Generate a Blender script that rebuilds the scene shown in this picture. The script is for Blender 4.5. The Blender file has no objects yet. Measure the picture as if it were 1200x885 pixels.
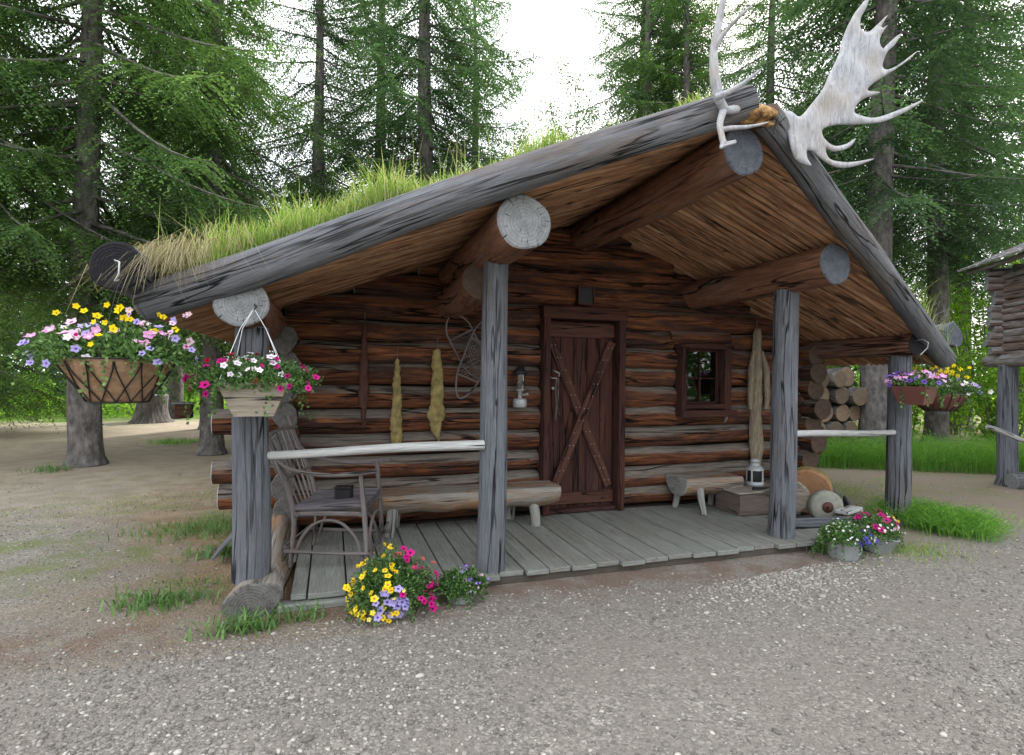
import bpy, math, random
import numpy as np
from mathutils import Vector, Matrix
sc = bpy.context.scene
COL = sc.collection
rng = np.random.default_rng(7)
random.seed(7)
rad = math.radians

# ------------------------------------------------------------------ camera
F, YAW, PITCH, ROLL, CAMZ = 650.28, rad(17.981), rad(-0.17), rad(0.524), 1.4395
fw = Vector((math.sin(YAW)*math.cos(PITCH), math.cos(YAW)*math.cos(PITCH), math.sin(PITCH)))
rt = fw.cross(Vector((0, 0, 1))).normalized(); up = rt.cross(fw)
r2 = rt*math.cos(ROLL)+up*math.sin(ROLL); u2 = -rt*math.sin(ROLL)+up*math.cos(ROLL)
cd = bpy.data.cameras.new('camera'); cam = bpy.data.objects.new('camera', cd); COL.objects.link(cam)
M = Matrix((r2, u2, -fw)).transposed().to_4x4(); M.translation = (0, 0, CAMZ)
cam.matrix_world = M
cd.sensor_width = 36; cd.lens = 36*F/1200; cd.clip_start = .05; cd.clip_end = 1000
sc.camera = cam

# ------------------------------------------------------------------ sky, sun, exposure
SUN_EL, SUN_AZ = rad(40), rad(47)          # azimuth from +Y towards +X
w = bpy.data.worlds.new('World'); sc.world = w; w.use_nodes = True
nt = w.node_tree; nt.nodes.clear()
wo = nt.nodes.new('ShaderNodeOutputWorld'); bg = nt.nodes.new('ShaderNodeBackground')
sky = nt.nodes.new('ShaderNodeTexSky'); sky.sky_type = 'NISHITA'; sky.sun_disc = False
sky.sun_elevation = SUN_EL; sky.sun_rotation = SUN_AZ; sky.dust_density = 3.0
tc = nt.nodes.new('ShaderNodeTexCoord'); nz = nt.nodes.new('ShaderNodeTexNoise')
nz.inputs['Scale'].default_value = 3.0; nz.inputs['Detail'].default_value = 6
nt.links.new(tc.outputs['Generated'], nz.inputs['Vector'])
cr = nt.nodes.new('ShaderNodeValToRGB'); cr.color_ramp.elements[0].position = .32; cr.color_ramp.elements[1].position = .55
cr.color_ramp.elements[0].color = (.55, .55, .55, 1); cr.color_ramp.elements[1].color = (1, 1, 1, 1)
nt.links.new(nz.outputs['Fac'], cr.inputs['Fac'])
mx = nt.nodes.new('ShaderNodeMixRGB'); mx.inputs['Color2'].default_value = (7.6, 7.7, 8.0, 1)
nt.links.new(cr.outputs['Color'], mx.inputs['Fac']); nt.links.new(sky.outputs['Color'], mx.inputs['Color1'])
nt.links.new(mx.outputs['Color'], bg.inputs['Color']); bg.inputs['Strength'].default_value = .13
nt.links.new(bg.outputs['Background'], wo.inputs['Surface'])
sl = bpy.data.lights.new('sun', 'SUN'); sl.energy = 2.0; sl.angle = rad(14); sl.color = (1, .96, .9)
so = bpy.data.objects.new('sun', sl); COL.objects.link(so)
sd = Vector((math.sin(SUN_AZ)*math.cos(SUN_EL), math.cos(SUN_AZ)*math.cos(SUN_EL), math.sin(SUN_EL)))
so.rotation_euler = sd.to_track_quat('Z', 'Y').to_euler(); so.location = sd*50
sc.view_settings.view_transform = 'Standard'; sc.view_settings.look = 'None'
sc.view_settings.gamma = 1.0; sc.view_settings.use_curve_mapping = False
sc.view_settings.exposure = 1.62
sc.cycles.max_bounces = 8; sc.cycles.diffuse_bounces = 5; sc.cycles.transparent_max_bounces = 12
sc.cycles.use_denoising = True

# ------------------------------------------------------------------ material helpers
class NT:
    def __init__(s, name):
        s.m = bpy.data.materials.new(name); s.m.use_nodes = True; s.t = s.m.node_tree; s.t.nodes.clear()
        s.out = s.n('ShaderNodeOutputMaterial')
    def n(s, k, **kw):
        x = s.t.nodes.new(k)
        for a, b in kw.items(): setattr(x, a, b)
        return x
    def l(s, a, b): s.t.links.new(a, b)
    def put(s, inp, v):
        if isinstance(v, (int, float)): inp.default_value = v
        elif isinstance(v, tuple): inp.default_value = v if len(v) == len(inp.default_value) else (*v, 1)
        else: s.l(v, inp)
    def math(s, op, a, b=0.0, clamp=False):
        x = s.n('ShaderNodeMath', operation=op, use_clamp=clamp); s.put(x.inputs[0], a); s.put(x.inputs[1], b); return x.outputs[0]
    def mix(s, f, a, b, mode='MIX'):
        x = s.n('ShaderNodeMixRGB', blend_type=mode); s.put(x.inputs[0], f); s.put(x.inputs[1], a); s.put(x.inputs[2], b); return x.outputs[0]
    def map(s, v, sc_=(1, 1, 1), loc=(0, 0, 0)):
        x = s.n('ShaderNodeMapping'); s.l(v, x.inputs[0]); x.inputs['Scale'].default_value = sc_; x.inputs['Location'].default_value = loc; return x.outputs[0]
    def noise(s, v, scale=1, detail=4, rough=.55, dist=0, col=False):
        x = s.n('ShaderNodeTexNoise'); s.l(v, x.inputs['Vector']); x.inputs['Scale'].default_value = scale
        x.inputs['Detail'].default_value = detail; x.inputs['Roughness'].default_value = rough; x.inputs['Distortion'].default_value = dist
        return x.outputs['Color' if col else 'Fac']
    def vor(s, v, scale, out='Color', feat='F1'):
        x = s.n('ShaderNodeTexVoronoi', feature=feat); s.l(v, x.inputs['Vector']); x.inputs['Scale'].default_value = scale; return x.outputs[out]
    def ramp(s, f, stops):
        x = s.n('ShaderNodeValToRGB'); e = x.color_ramp.elements
        while len(e) < len(stops): e.new(.5)
        for i, (p, c) in enumerate(stops):
            e[i].position = p; e[i].color = (c, c, c, 1) if isinstance(c, (int, float)) else (*c, 1)
        s.l(f, x.inputs[0]); return x.outputs[0]
    def tex(s, k='UV'): return s.n('ShaderNodeTexCoord').outputs[k]
    def attr(s, name, out='Fac'):
        x = s.n('ShaderNodeAttribute'); x.attribute_name = name; return x.outputs[out]
    def rand(s): return s.n('ShaderNodeObjectInfo').outputs['Random']
    def bsdf(s, col, rough=.8, bump=None, bs=.3, bd=.01, metal=0, spec=.3):
        x = s.n('ShaderNodeBsdfPrincipled'); s.put(x.inputs['Base Color'], col); s.put(x.inputs['Roughness'], rough)
        x.inputs['Metallic'].default_value = metal; x.inputs['Specular IOR Level'].default_value = spec
        if bump is not None:
            b = s.n('ShaderNodeBump'); b.inputs['Strength'].default_value = bs; b.inputs['Distance'].default_value = bd
            s.l(bump, b.inputs['Height']); s.l(b.outputs[0], x.inputs['Normal'])
        s.l(x.outputs[0], s.out.inputs[0]); return x

def wood(name, stops, patch=None, pf=(.45, .6), top=None, crack=.5, bs=.6, bd=.012, grain=24, rough=.85, patch_scale=(.8, 3, 1), knots=True, chk=.92):
    m = NT(name); uv = m.tex('UV')
    g = m.noise(m.map(uv, (2.4, grain*1.9, 1)), 1, 7, .7, .3)
    g2 = m.noise(m.map(uv, (7, grain*6, 1)), 1, 3, .65)
    lo = m.noise(m.map(uv, (1.3, 5, 1), (11, 3, 0)), 1, 5, .65, .5)
    c = m.ramp(m.math('ADD', m.math('MULTIPLY', g, .6), m.math('MULTIPLY', lo, .4)), stops)
    c = m.mix(.55, c, m.ramp(g2, [(.3, .4), (.7, 1.35)]), 'MULTIPLY')
    if patch:
        pn = m.noise(m.map(uv, patch_scale, (3.3, 7.1, 0)), 1, 6, .7, .9)
        c = m.mix(m.ramp(pn, [(pf[0], 0), (pf[1], 1)]), c, m.mix(.7, patch, m.ramp(g2, [(.3, .5), (.7, 1.3)]), 'MULTIPLY'))
    if top:
        nrm = m.n('ShaderNodeSeparateXYZ'); m.l(m.n('ShaderNodeNewGeometry').outputs['True Normal'], nrm.inputs[0])
        pos = m.n('ShaderNodeSeparateXYZ'); m.l(m.n('ShaderNodeNewGeometry').outputs['Position'], pos.inputs[0])
        tn = m.noise(m.map(uv, (1.5, 9, 1), (9, 2, 0)), 1, 6, .7, .5)
        lowz = m.math('MULTIPLY', m.math('SUBTRACT', 1.15, pos.outputs[2]), .28)
        f = m.math('ADD', m.math('ADD', m.math('MULTIPLY', nrm.outputs[2], .85), tn), lowz)
        c = m.mix(m.ramp(f, [(.74, 0), (1.0, 1)]), c, m.mix(.8, top, m.ramp(g2, [(.3, .5), (.7, 1.3)]), 'MULTIPLY'))
    # long thin checks that follow the grain
    ck = m.math('ABSOLUTE', m.math('SUBTRACT', m.noise(m.map(uv, (.55, grain*.42, 1), (5, 1, 0)), 1, 3, .55, .35), .5))
    gate = m.ramp(m.noise(m.map(uv, (.7, 3, 1), (1, 8, 0)), 1, 3), [(.42, 0), (.55, 1)])
    ckr = m.math('SUBTRACT', 1.0, m.math('MULTIPLY', m.ramp(ck, [(.006, 1), (.022, 0)]), gate))
    ck2 = m.noise(m.map(uv, (1.4, grain*2.6, 1), (2, 6, 0)), 1, 4, .6, .5)
    ckr2 = m.ramp(ck2, [(.32, 0), (.40, 1)])
    c = m.mix(crack, c, ckr2, 'MULTIPLY'); c = m.mix(chk, c, ckr, 'MULTIPLY')
    if knots:
        kv = m.vor(m.map(uv, (1.8, 5.0, 1)), 1, 'Distance')
        c = m.mix(.85, c, m.ramp(kv, [(.03, .12), (.06, 1)]), 'MULTIPLY')
    h = m.math('ADD', m.math('MULTIPLY', g, .6), m.math('MULTIPLY', ckr, 1.2))
    h = m.math('ADD', m.math('ADD', h, m.math('MULTIPLY', g2, .3)), m.math('MULTIPLY', ckr2, .4))
    m.bsdf(c, rough, h, bs, bd, spec=.2)
    return m.m

def endgrain(name, ca, cb, dark=(.03, .03, .03), vary=0):
    m = NT(name); uv = m.tex('UV'); nn = m.noise(uv, 2.5, 5, col=True)
    v = m.mix(.11, uv, nn)
    sep = m.n('ShaderNodeSeparateXYZ'); m.l(v, sep.inputs[0])
    x, y = m.math('SUBTRACT', sep.outputs[0], .04), m.math('SUBTRACT', sep.outputs[1], .04)
    r = m.math('POWER', m.math('ADD', m.math('MULTIPLY', x, x), m.math('MULTIPLY', y, y)), .5)
    ring = m.math('SINE', m.math('ADD', m.math('MULTIPLY', r, 58), m.math('MULTIPLY', m.noise(uv, 1.6, 4), 9)))
    a = m.math('ARCTAN2', y, x)
    comb = m.n('ShaderNodeCombineXYZ'); m.l(m.math('MULTIPLY', a, 3.2), comb.inputs[0]); m.l(m.math('MULTIPLY', r, .7), comb.inputs[1])
    rc = m.noise(comb.outputs[0], 3, 3, .6)
    crk = m.ramp(rc, [(.345, 0), (.39, 1)])
    big = m.noise(uv, 2.2, 6, .7)
    c = m.mix(m.ramp(big, [(.35, 0), (.62, 1)]), ca, cb); c = m.mix(.6, c, m.ramp(m.noise(uv, 9, 5, .7), [(.3, .6), (.7, 1.25)]), 'MULTIPLY')
    c = m.mix(m.math('MULTIPLY', m.math('ADD', ring, 1.0), .10), c, dark)
    c = m.mix(m.math('SUBTRACT', 1.0, crk), c, dark)
    if vary: c = m.mix(1.0, c, m.ramp(m.rand(), [(0, (.45, .42, .42)), (.5, (.8, .8, .8)), (1, (1.25, 1.15, 1.05))]), 'MULTIPLY')
    m.bsdf(c, .85, m.math('ADD', m.math('MULTIPLY', ring, .15), crk), .6, .01)
    return m.m

def flat(name, col, rough=.7, var=.25, scale=12, metal=0, bs=.2, spec=.3, bd=.005):
    m = NT(name); p = m.tex('Object'); n1 = m.noise(p, scale, 5); n2 = m.noise(p, scale*6, 3)
    c = m.mix(1.0, col, m.ramp(n1, [(.25, 1-var), (.75, 1+var)]), 'MULTIPLY')
    m.bsdf(c, m.math('ADD', rough-.1, m.math('MULTIPLY', n1, .2)), n2, bs, bd, metal, spec)
    return m.m

def leaf(name, ca, cb, trans=.35, cc=None):
    m = NT(name); a = m.attr('rnd')
    st = [(0, ca), (1, cb)] if cc is None else [(0, ca), (.72, cb), (1, cc)]
    c = m.ramp(a, st)
    d = m.n('ShaderNodeBsdfDiffuse'); t = m.n('ShaderNodeBsdfTranslucent'); g = m.n('ShaderNodeBsdfGlossy')
    m.l(c, d.inputs[0]); m.l(m.mix(1.0, c, (1.2, 1.25, .7), 'MULTIPLY'), t.inputs[0])
    g.inputs['Roughness'].default_value = .5; g.inputs[0].default_value = (.5, .5, .5, 1)
    x = m.n('ShaderNodeMixShader'); x.inputs[0].default_value = trans; m.l(d.outputs[0], x.inputs[1]); m.l(t.outputs[0], x.inputs[2])
    y = m.n('ShaderNodeMixShader'); y.inputs[0].default_value = .035; m.l(x.outputs[0], y.inputs[1]); m.l(g.outputs[0], y.inputs[2])
    m.l(y.outputs[0], m.out.inputs[0]); return m.m

GREY = [(.3, (.078, .083, .092)), (.5, (.135, .144, .162)), (.72, (.215, .226, .248))]
MT = {}
MT['grey'] = wood('weathered_grey_wood', GREY, patch=(.12, .115, .115), pf=(.5, .66), crack=.3, bs=.9, bd=.02)
MT['verge'] = wood('weathered_verge_wood', [(.3, (.085, .087, .094)), (.5, (.145, .15, .162)), (.72, (.225, .232, .25))], patch=(.15, .12, .10), pf=(.5, .66), crack=.25, bs=.8, bd=.02)
MT['wall'] = wood('oiled_log_wood', [(.30, (.025, .012, .009)), (.44, (.10, .040, .022)), (.56, (.235, .088, .038)), (.70, (.42, .21, .09))],
                  patch=(.055, .032, .027), pf=(.46, .60), top=(.19, .168, .143), crack=.6, grain=16, bs=1.0, bd=.03)
MT['purlin'] = wood('brown_purlin_wood', [(.28, (.07, .036, .025)), (.5, (.19, .09, .055)), (.75, (.32, .17, .10))], patch=(.16, .12, .10), pf=(.5, .7), crack=.6, grain=14)
MT['poles'] = wood('roof_pole_wood', [(.34, (.12, .055, .032)), (.47, (.36, .185, .10)), (.62, (.60, .38, .23))], patch=(.22, .125, .075), pf=(.5, .66), crack=.35, patch_scale=(1.5, 1.5, 1), knots=False)
MT['door'] = wood('dark_door_wood', [(.28, (.032, .014, .012)), (.5, (.07, .028, .02)), (.78, (.13, .055, .035))], patch=(.045, .022, .02), pf=(.45, .6), crack=.6)
MT['brace'] = wood('door_brace_wood', [(.28, (.04, .02, .016)), (.5, (.085, .038, .028)), (.78, (.15, .075, .052))], crack=.5)
MT['deck'] = wood('grey_deck_wood', [(.28, (.14, .148, .134)), (.5, (.21, .222, .202)), (.75, (.275, .288, .263))], patch=(.19, .188, .168), pf=(.45, .6), crack=.08, grain=30, bs=.2, bd=.004, knots=False, chk=.3)
MT['bench'] = wood('split_log_wood', [(.28, (.15, .13, .11)), (.5, (.27, .25, .22)), (.75, (.38, .36, .32))], patch=(.27, .15, .075), pf=(.46, .6), crack=.6)
MT['benchtop'] = wood('split_log_top_wood', [(.28, (.18, .18, .165)), (.5, (.28, .28, .26)), (.75, (.38, .38, .355))], crack=.5)
MT['planter'] = wood('planter_board_wood', [(.28, (.20, .17, .13)), (.5, (.31, .275, .22)), (.75, (.40, .365, .30))], patch=(.2, .16, .12), pf=(.45, .65), crack=.4, bs=.4)
MT['lining'] = flat('interior_shade_boards', (.035, .025, .02), .9)  # near-black colour stands in for the room's shade behind the window
MT['joist'] = flat('dark_joist_wood', (.07, .06, .05), .9)  # plain dark tone for the slab beneath the deck boards
MT['cratew'] = wood('dark_crate_wood', [(.28, (.06, .045, .038)), (.5, (.12, .095, .08)), (.78, (.2, .165, .14))], crack=.3)
MT['willow'] = wood('willow_stick_wood', [(.28, (.085, .07, .065)), (.5, (.16, .14, .135)), (.75, (.27, .255, .25))], crack=.4)
MT['seat'] = wood('willow_seat_wood', [(.28, (.07, .06, .065)), (.5, (.13, .12, .13)), (.75, (.22, .22, .23))], crack=.6)
MT['pale'] = wood('pale_rail_wood', [(.28, (.27, .27, .26)), (.5, (.42, .43, .42)), (.75, (.55, .56, .55))], crack=.5)
MT['cachew'] = wood('cache_log_wood', [(.28, (.09, .06, .05)), (.5, (.17, .12, .10)), (.75, (.28, .22, .19))], patch=(.30, .29, .29), pf=(.45, .6), crack=.7)
MT['end'] = endgrain('grey_end_grain', (.30, .31, .315), (.19, .20, .205))
MT['enddark'] = endgrain('dull_end_grain', (.17, .165, .155), (.09, .085, .08))
MT['endblue'] = endgrain('blue_grey_end_grain', (.12, .132, .155), (.065, .075, .095))
MT['endblack'] = endgrain('black_end_grain', (.010, .010, .014), (.006, .006, .009), (.004, .004, .005))
MT['endbrown'] = endgrain('brown_end_grain', (.16, .11, .08), (.09, .06, .045))
MT['endwhite'] = endgrain('bleached_end_grain', (.5, .53, .55), (.36, .39, .41))
MT['endfire'] = endgrain('firewood_end_grain', (.30, .225, .155), (.19, .145, .11), (.08, .06, .05), 1)
MT['endorange'] = endgrain('fresh_end_grain', (.38, .21, .11), (.30, .16, .08), (.2, .11, .055))
MT['iron'] = flat('dark_iron', (.025, .022, .022), .6, metal=.3)
MT['nail'] = flat('steel_nail', (.35, .34, .33), .5, metal=.6)
MT['zinc'] = flat('galvanized_metal', (.36, .38, .385), .5, .22, 7, .35, .15)
MT['blackbox'] = flat('black_plastic', (.012, .012, .014), .45)
MT['string'] = flat('white_string', (.62, .64, .66), .8)
MT['antler'] = None
MT['soil'] = flat('dark_soil', (.035, .025, .018), .95, .4, 30, bs=.6)
MT['terra'] = flat('brown_plastic', (.13, .05, .04), .5, .15, 4)
MT['pelt_y'] = flat('yellow_hide', (.27, .215, .085), .9, .55, 16, bs=.6, bd=.01)
MT['pelt_d'] = flat('dark_leather', (.075, .032, .022), .7, .3, 14)
MT['grind'] = flat('grindstone', (.22, .225, .185), .9, .25, 20)
MT['stone'] = None
MT['clear'] = None

def _mat():
    m = NT('antler_bone'); p = m.tex('Object'); g = m.noise(m.map(p, (34, 34, 9)), 1, 5, .6, 1.2); b = m.noise(p, 4, 3)
    c = m.ramp(g, [(.3, (.20, .205, .225)), (.5, (.34, .35, .375)), (.75, (.46, .47, .495))])
    c = m.mix(m.ramp(b, [(.45, 0), (.7, .7)]), c, (.27, .235, .19)); c = m.mix(m.ramp(m.noise(p, 60, 3), [(.62, 0), (.72, .4)]), c, (.12, .11, .10))
    m.bsdf(c, .55, g, .5, .012, spec=.4); MT['antler'] = m.m
    m = NT('skull_hide'); p = m.tex('Object'); g = m.noise(p, 26, 5)
    m.bsdf(m.ramp(g, [(.35, (.10, .045, .02)), (.55, (.36, .21, .08)), (.75, (.52, .36, .17))]), .95, g, .9, .03); MT['hide'] = m.m
    m = NT('pebble_stone'); a = m.attr('rnd'); p = m.tex('Object')
    c = m.ramp(a, [(0, (.12, .115, .11)), (.45, (.215, .205, .195)), (.8, (.30, .29, .275)), (1, (.43, .42, .40))])
    m.bsdf(m.mix(.5, m.mix(1.0, c, (1.03, 1.01, .93), 'MULTIPLY'), m.ramp(m.noise(p, 90, 3), [(.3, .7), (.7, 1.2)]), 'MULTIPLY'), .85, spec=.2); MT['stone'] = m.m
    m = NT('spruce_bark'); uv = m.tex('UV'); 
    v = m.vor(m.map(uv, (9, 22, 1)), 1, 'Distance'); n = m.noise(m.map(uv, (4, 12, 1)), 1, 6, .65)
    c = m.ramp(n, [(.3, (.055, .05, .048)), (.52, (.135, .125, .12)), (.75, (.24, .225, .21))])
    c = m.mix(.6, c, m.ramp(v, [(.0, .5), (.5, 1.2)]), 'MULTIPLY')
    m.bsdf(c, .95, m.math('ADD', m.math('MULTIPLY', v, -.6), n), 1.0, .03, spec=.1); MT['bark'] = m.m
    m = NT('coco_liner'); p = m.tex('Object'); n = m.noise(m.map(p, (30, 30, 30)), 1, 6, .7); b = m.noise(p, 7, 3)
    c = m.ramp(n, [(.3, (.12, .065, .035)), (.55, (.28, .175, .10)), (.75, (.42, .29, .18))])
    c = m.mix(m.ramp(b, [(.4, 0), (.65, .6)]), c, (.33, .22, .14))
    m.bsdf(c, .95, n, .8, .01, spec=.1); MT['coco'] = m.m
    m = NT('fur_pelt'); p = m.tex('Object'); n = m.noise(m.map(p, (60, 60, 9)), 1, 5, .7); b = m.noise(p, 5, 3)
    c = m.ramp(n, [(.3, (.16, .12, .085)), (.55, (.30, .25, .18)), (.75, (.44, .38, .29))])
    c = m.mix(m.ramp(b, [(.45, 0), (.65, .6)]), c, (.19, .15, .12))
    m.bsdf(c, .95, n, 1.0, .02, spec=.1); MT['fur'] = m.m
    m = NT('window_glass'); g = m.n('ShaderNodeBsdfGlossy'); g.inputs['Roughness'].default_value = .02; t = m.n('ShaderNodeBsdfTransparent')
    t.inputs[0].default_value = (.85, .87, .86, 1); fr = m.n('ShaderNodeFresnel'); fr.inputs[0].default_value = 1.5
    x = m.n('ShaderNodeMixShader'); m.l(fr.outputs[0], x.inputs[0]); m.l(t.outputs[0], x.inputs[1]); m.l(g.outputs[0], x.inputs[2]); m.l(x.outputs[0], m.out.inputs[0]); MT['clear'] = m.m
    m = NT('sod_soil'); p = m.tex('Object'); n = m.noise(p, 9, 6, .65); n3 = m.noise(p, 2.2, 3)
    c = m.ramp(n, [(.3, (.055, .04, .025)), (.55, (.16, .13, .07)), (.75, (.27, .23, .13))])
    c = m.mix(m.ramp(n3, [(.42, 0), (.6, .8)]), c, (.10, .15, .035))
    m.bsdf(c, .95, n, 1.0, .05, spec=.1); MT['sod'] = m.m
    m = NT('cache_shakes'); p = m.tex('UV'); n = m.noise(m.map(p, (3, 30, 1)), 1, 5, .6)
    m.bsdf(m.ramp(n, [(.3, (.12, .115, .115)), (.5, (.26, .25, .255)), (.75, (.4, .39, .4))]), .9, n, .8, .02); MT['shakes'] = m.m
_mat()
MT['needle'] = leaf('spruce_needles', (.042, .085, .040), (.165, .285, .095), .52, (.34, .50, .19))
MT['needle2'] = leaf('dark_spruce_needles', (.036, .070, .046), (.115, .205, .10), .5, (.24, .37, .17))
MT['broad'] = leaf('bright_leaves', (.10, .21, .022), (.22, .41, .04), .55, (.36, .56, .08))
MT['poplar'] = leaf('pale_leaves', (.08, .15, .04), (.17, .28, .08), .5)
MT['pot_leaf'] = leaf('potted_leaves', (.035, .085, .025), (.10, .20, .055), .3, (.19, .31, .10))
MT['grass'] = leaf('roof_grass', (.14, .24, .05), (.32, .46, .11), .5, (.50, .49, .27))
MT['dry'] = leaf('dry_grass', (.22, .19, .10), (.42, .37, .23), .3)
MT['horse'] = leaf('horsetail_green', (.09, .22, .035), (.19, .42, .065), .5, (.30, .54, .11))
MT['weed'] = leaf('weed_leaves', (.08, .17, .05), (.19, .33, .11), .4)

# ------------------------------------------------------------------ ground material
def ground_mat():
    m = NT('gravel_and_dirt'); P = m.n('ShaderNodeNewGeometry').outputs['Position']
    s = m.n('ShaderNodeSeparateXYZ'); m.l(P, s.inputs[0]); X, Y = s.outputs[0], s.outputs[1]
    big = m.noise(P, .9, 5, .6); med = m.noise(P, 3.5, 5, .6); fine = m.noise(P, 40, 4, .7); vf = m.noise(P, 160, 2, .6)
    vc = m.n('ShaderNodeTexVoronoi'); m.l(P, vc.inputs['Vector']); vc.inputs['Scale'].default_value = 75
    vs = m.n('ShaderNodeSeparateXYZ'); m.l(vc.outputs['Color'], vs.inputs[0])
    peb = m.ramp(vs.outputs[0], [(0, (.14, .133, .126)), (.5, (.235, .224, .212)), (.85, (.32, .308, .29)), (1, (.44, .425, .405))])
    sand = m.ramp(fine, [(.3, (.165, .155, .146)), (.7, (.275, .26, .242))])
    gv = m.mix(m.ramp(med, [(.4, .25), (.6, .8)]), sand, peb)
    gv = m.mix(m.ramp(big, [(.45, 0), (.7, .35)]), gv, (.21, .19, .172))
    # tan dirt far left
    dirt = m.ramp(m.math('ADD', m.math('MULTIPLY', fine, .5), m.math('MULTIPLY', med, .5)), [(.3, (.30, .245, .185)), (.55, (.46, .39, .305)), (.75, (.56, .49, .40))])
    straw = m.ramp(m.math('ADD', m.math('MULTIPLY', fine, .6), m.math('MULTIPLY', med, .4)), [(.3, (.15, .10, .062)), (.55, (.29, .21, .135)), (.75, (.40, .32, .22))])
    moss = m.ramp(fine, [(.3, (.09, .13, .03)), (.7, (.20, .24, .08))])
    # brown zone right of a slanting line, left of the cabin
    t = m.math('ADD', X, m.math('MULTIPLY', m.math('SUBTRACT', Y, 3.4), .42)); t = m.math('ADD', t, m.math('MULTIPLY', m.math('SUBTRACT', big, .5), 2.6))
    fb = m.math('MULTIPLY', m.ramp(m.math('ADD', m.math('MULTIPLY', t, .5), 1.0), [(.35, 0), (.85, 1)]), m.ramp(m.math('SUBTRACT', Y, 2.7), [(.4, 0), (.9, 1)]))
    fb = m.math('MULTIPLY', fb, m.ramp(m.math('MULTIPLY', m.math('SUBTRACT', 1.2, X), .5), [(.3, 0), (.7, 1)]))
    fb = m.math('MULTIPLY', fb, m.ramp(m.math('ADD', m.math('MULTIPLY', X, .35), 1.1), [(.1, 0), (.5, 1)]))
    gv = m.mix(1.0, gv, (1.03, 1.01, .93), 'MULTIPLY'); c = m.mix(fb, gv, straw)
    mossn = m.ramp(m.noise(P, 1.3, 5, .65), [(.5, 0), (.62, 1)])
    fm = m.math('MULTIPLY', mossn, m.ramp(m.math('MULTIPLY', m.math('SUBTRACT', Y, 3.0), .5), [(.3, 0), (1, .75)]))
    fm = m.math('MULTIPLY', fm, m.ramp(m.math('ADD', m.math('MULTIPLY', X, -.3), -.1), [(0, 0), (.2, 1)]))
    c = m.mix(fm, c, moss)
    fd = m.ramp(m.math('MULTIPLY', m.math('SUBTRACT', m.math('ADD', Y, m.math('MULTIPLY', med, 3)), 7.2), .25), [(0, 0), (1, 1)])
    c = m.mix(fd, c, dirt)
    # mulch in front of the deck
    dk = m.math('ABSOLUTE', m.math('SUBTRACT', Y, 3.5)); fr = m.math('MULTIPLY', m.ramp(dk, [(.08, 1), (.38, 0)]), m.ramp(med, [(.4, 0), (.55, .9)]))
    fr = m.math('MULTIPLY', fr, m.ramp(m.math('MULTIPLY', X, .2), [(0, .8), (.75, .8), (.8, 0)]))
    c = m.mix(fr, c, (.17, .115, .085))
    # path on the right, mossy
    rz = m.math('MULTIPLY', m.ramp(m.math('SUBTRACT', X, 3.9), [(.3, 0), (1, 1)]), m.ramp(m.math('SUBTRACT', Y, 3.0), [(.3, 0), (1, 1)]))
    c = m.mix(m.math('MULTIPLY', rz, m.ramp(med, [(.3, .35), (.6, 1)])), c, m.mix(m.ramp(big, [(.45, 0), (.6, 1)]), (.27, .215, .165), (.22, .215, .11)))
    # forest floor
    fg = m.math('ADD', m.math('MULTIPLY', m.math('SUBTRACT', Y, 19), .2), m.math('MULTIPLY', big, 1.5))
    c = m.mix(m.ramp(fg, [(.5, 0), (1, 1)]), c, m.ramp(fine, [(.3, (.06, .12, .015)), (.7, (.14, .24, .035))]))
    h = m.math('ADD', m.math('MULTIPLY', m.math('SUBTRACT', 1.0, vc.outputs['Distance']), .6), m.math('ADD', fine, m.math('MULTIPLY', vf, .4)))
    m.bsdf(c, .95, h, .9, .012, spec=.15)
    return m.m
MT['ground'] = ground_mat()

# ------------------------------------------------------------------ mesh building
OFF = {}
def tag(o, label=None, cat=None, group=None, kind=None):
    if label: o['label'] = label
    if cat: o['category'] = cat
    if group: o['group'] = group
    if kind: o['kind'] = kind
    return o
def thing(name, label, cat, loc=(0, 0, 0), group=None):
    o = bpy.data.objects.new(name, None); o.empty_display_size = .1; COL.objects.link(o); o.location = loc
    OFF[o.name] = np.array(loc, float); return tag(o, label, cat, group)
def link(name, me, mats, parent=None, smooth=True):
    for k in (mats if isinstance(mats, (list, tuple)) else [mats]): me.materials.append(MT[k] if isinstance(k, str) else k)
    o = bpy.data.objects.new(name, me); COL.objects.link(o)
    off = np.zeros(3)
    if parent is not None: o.parent = parent; off = OFF[parent.name]
    OFF[o.name] = off
    if off.any(): me.transform(Matrix.Translation(Vector(-off)))
    if smooth: me.polygons.foreach_set('use_smooth', [True]*len(me.polygons))
    me.update(); return o

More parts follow.
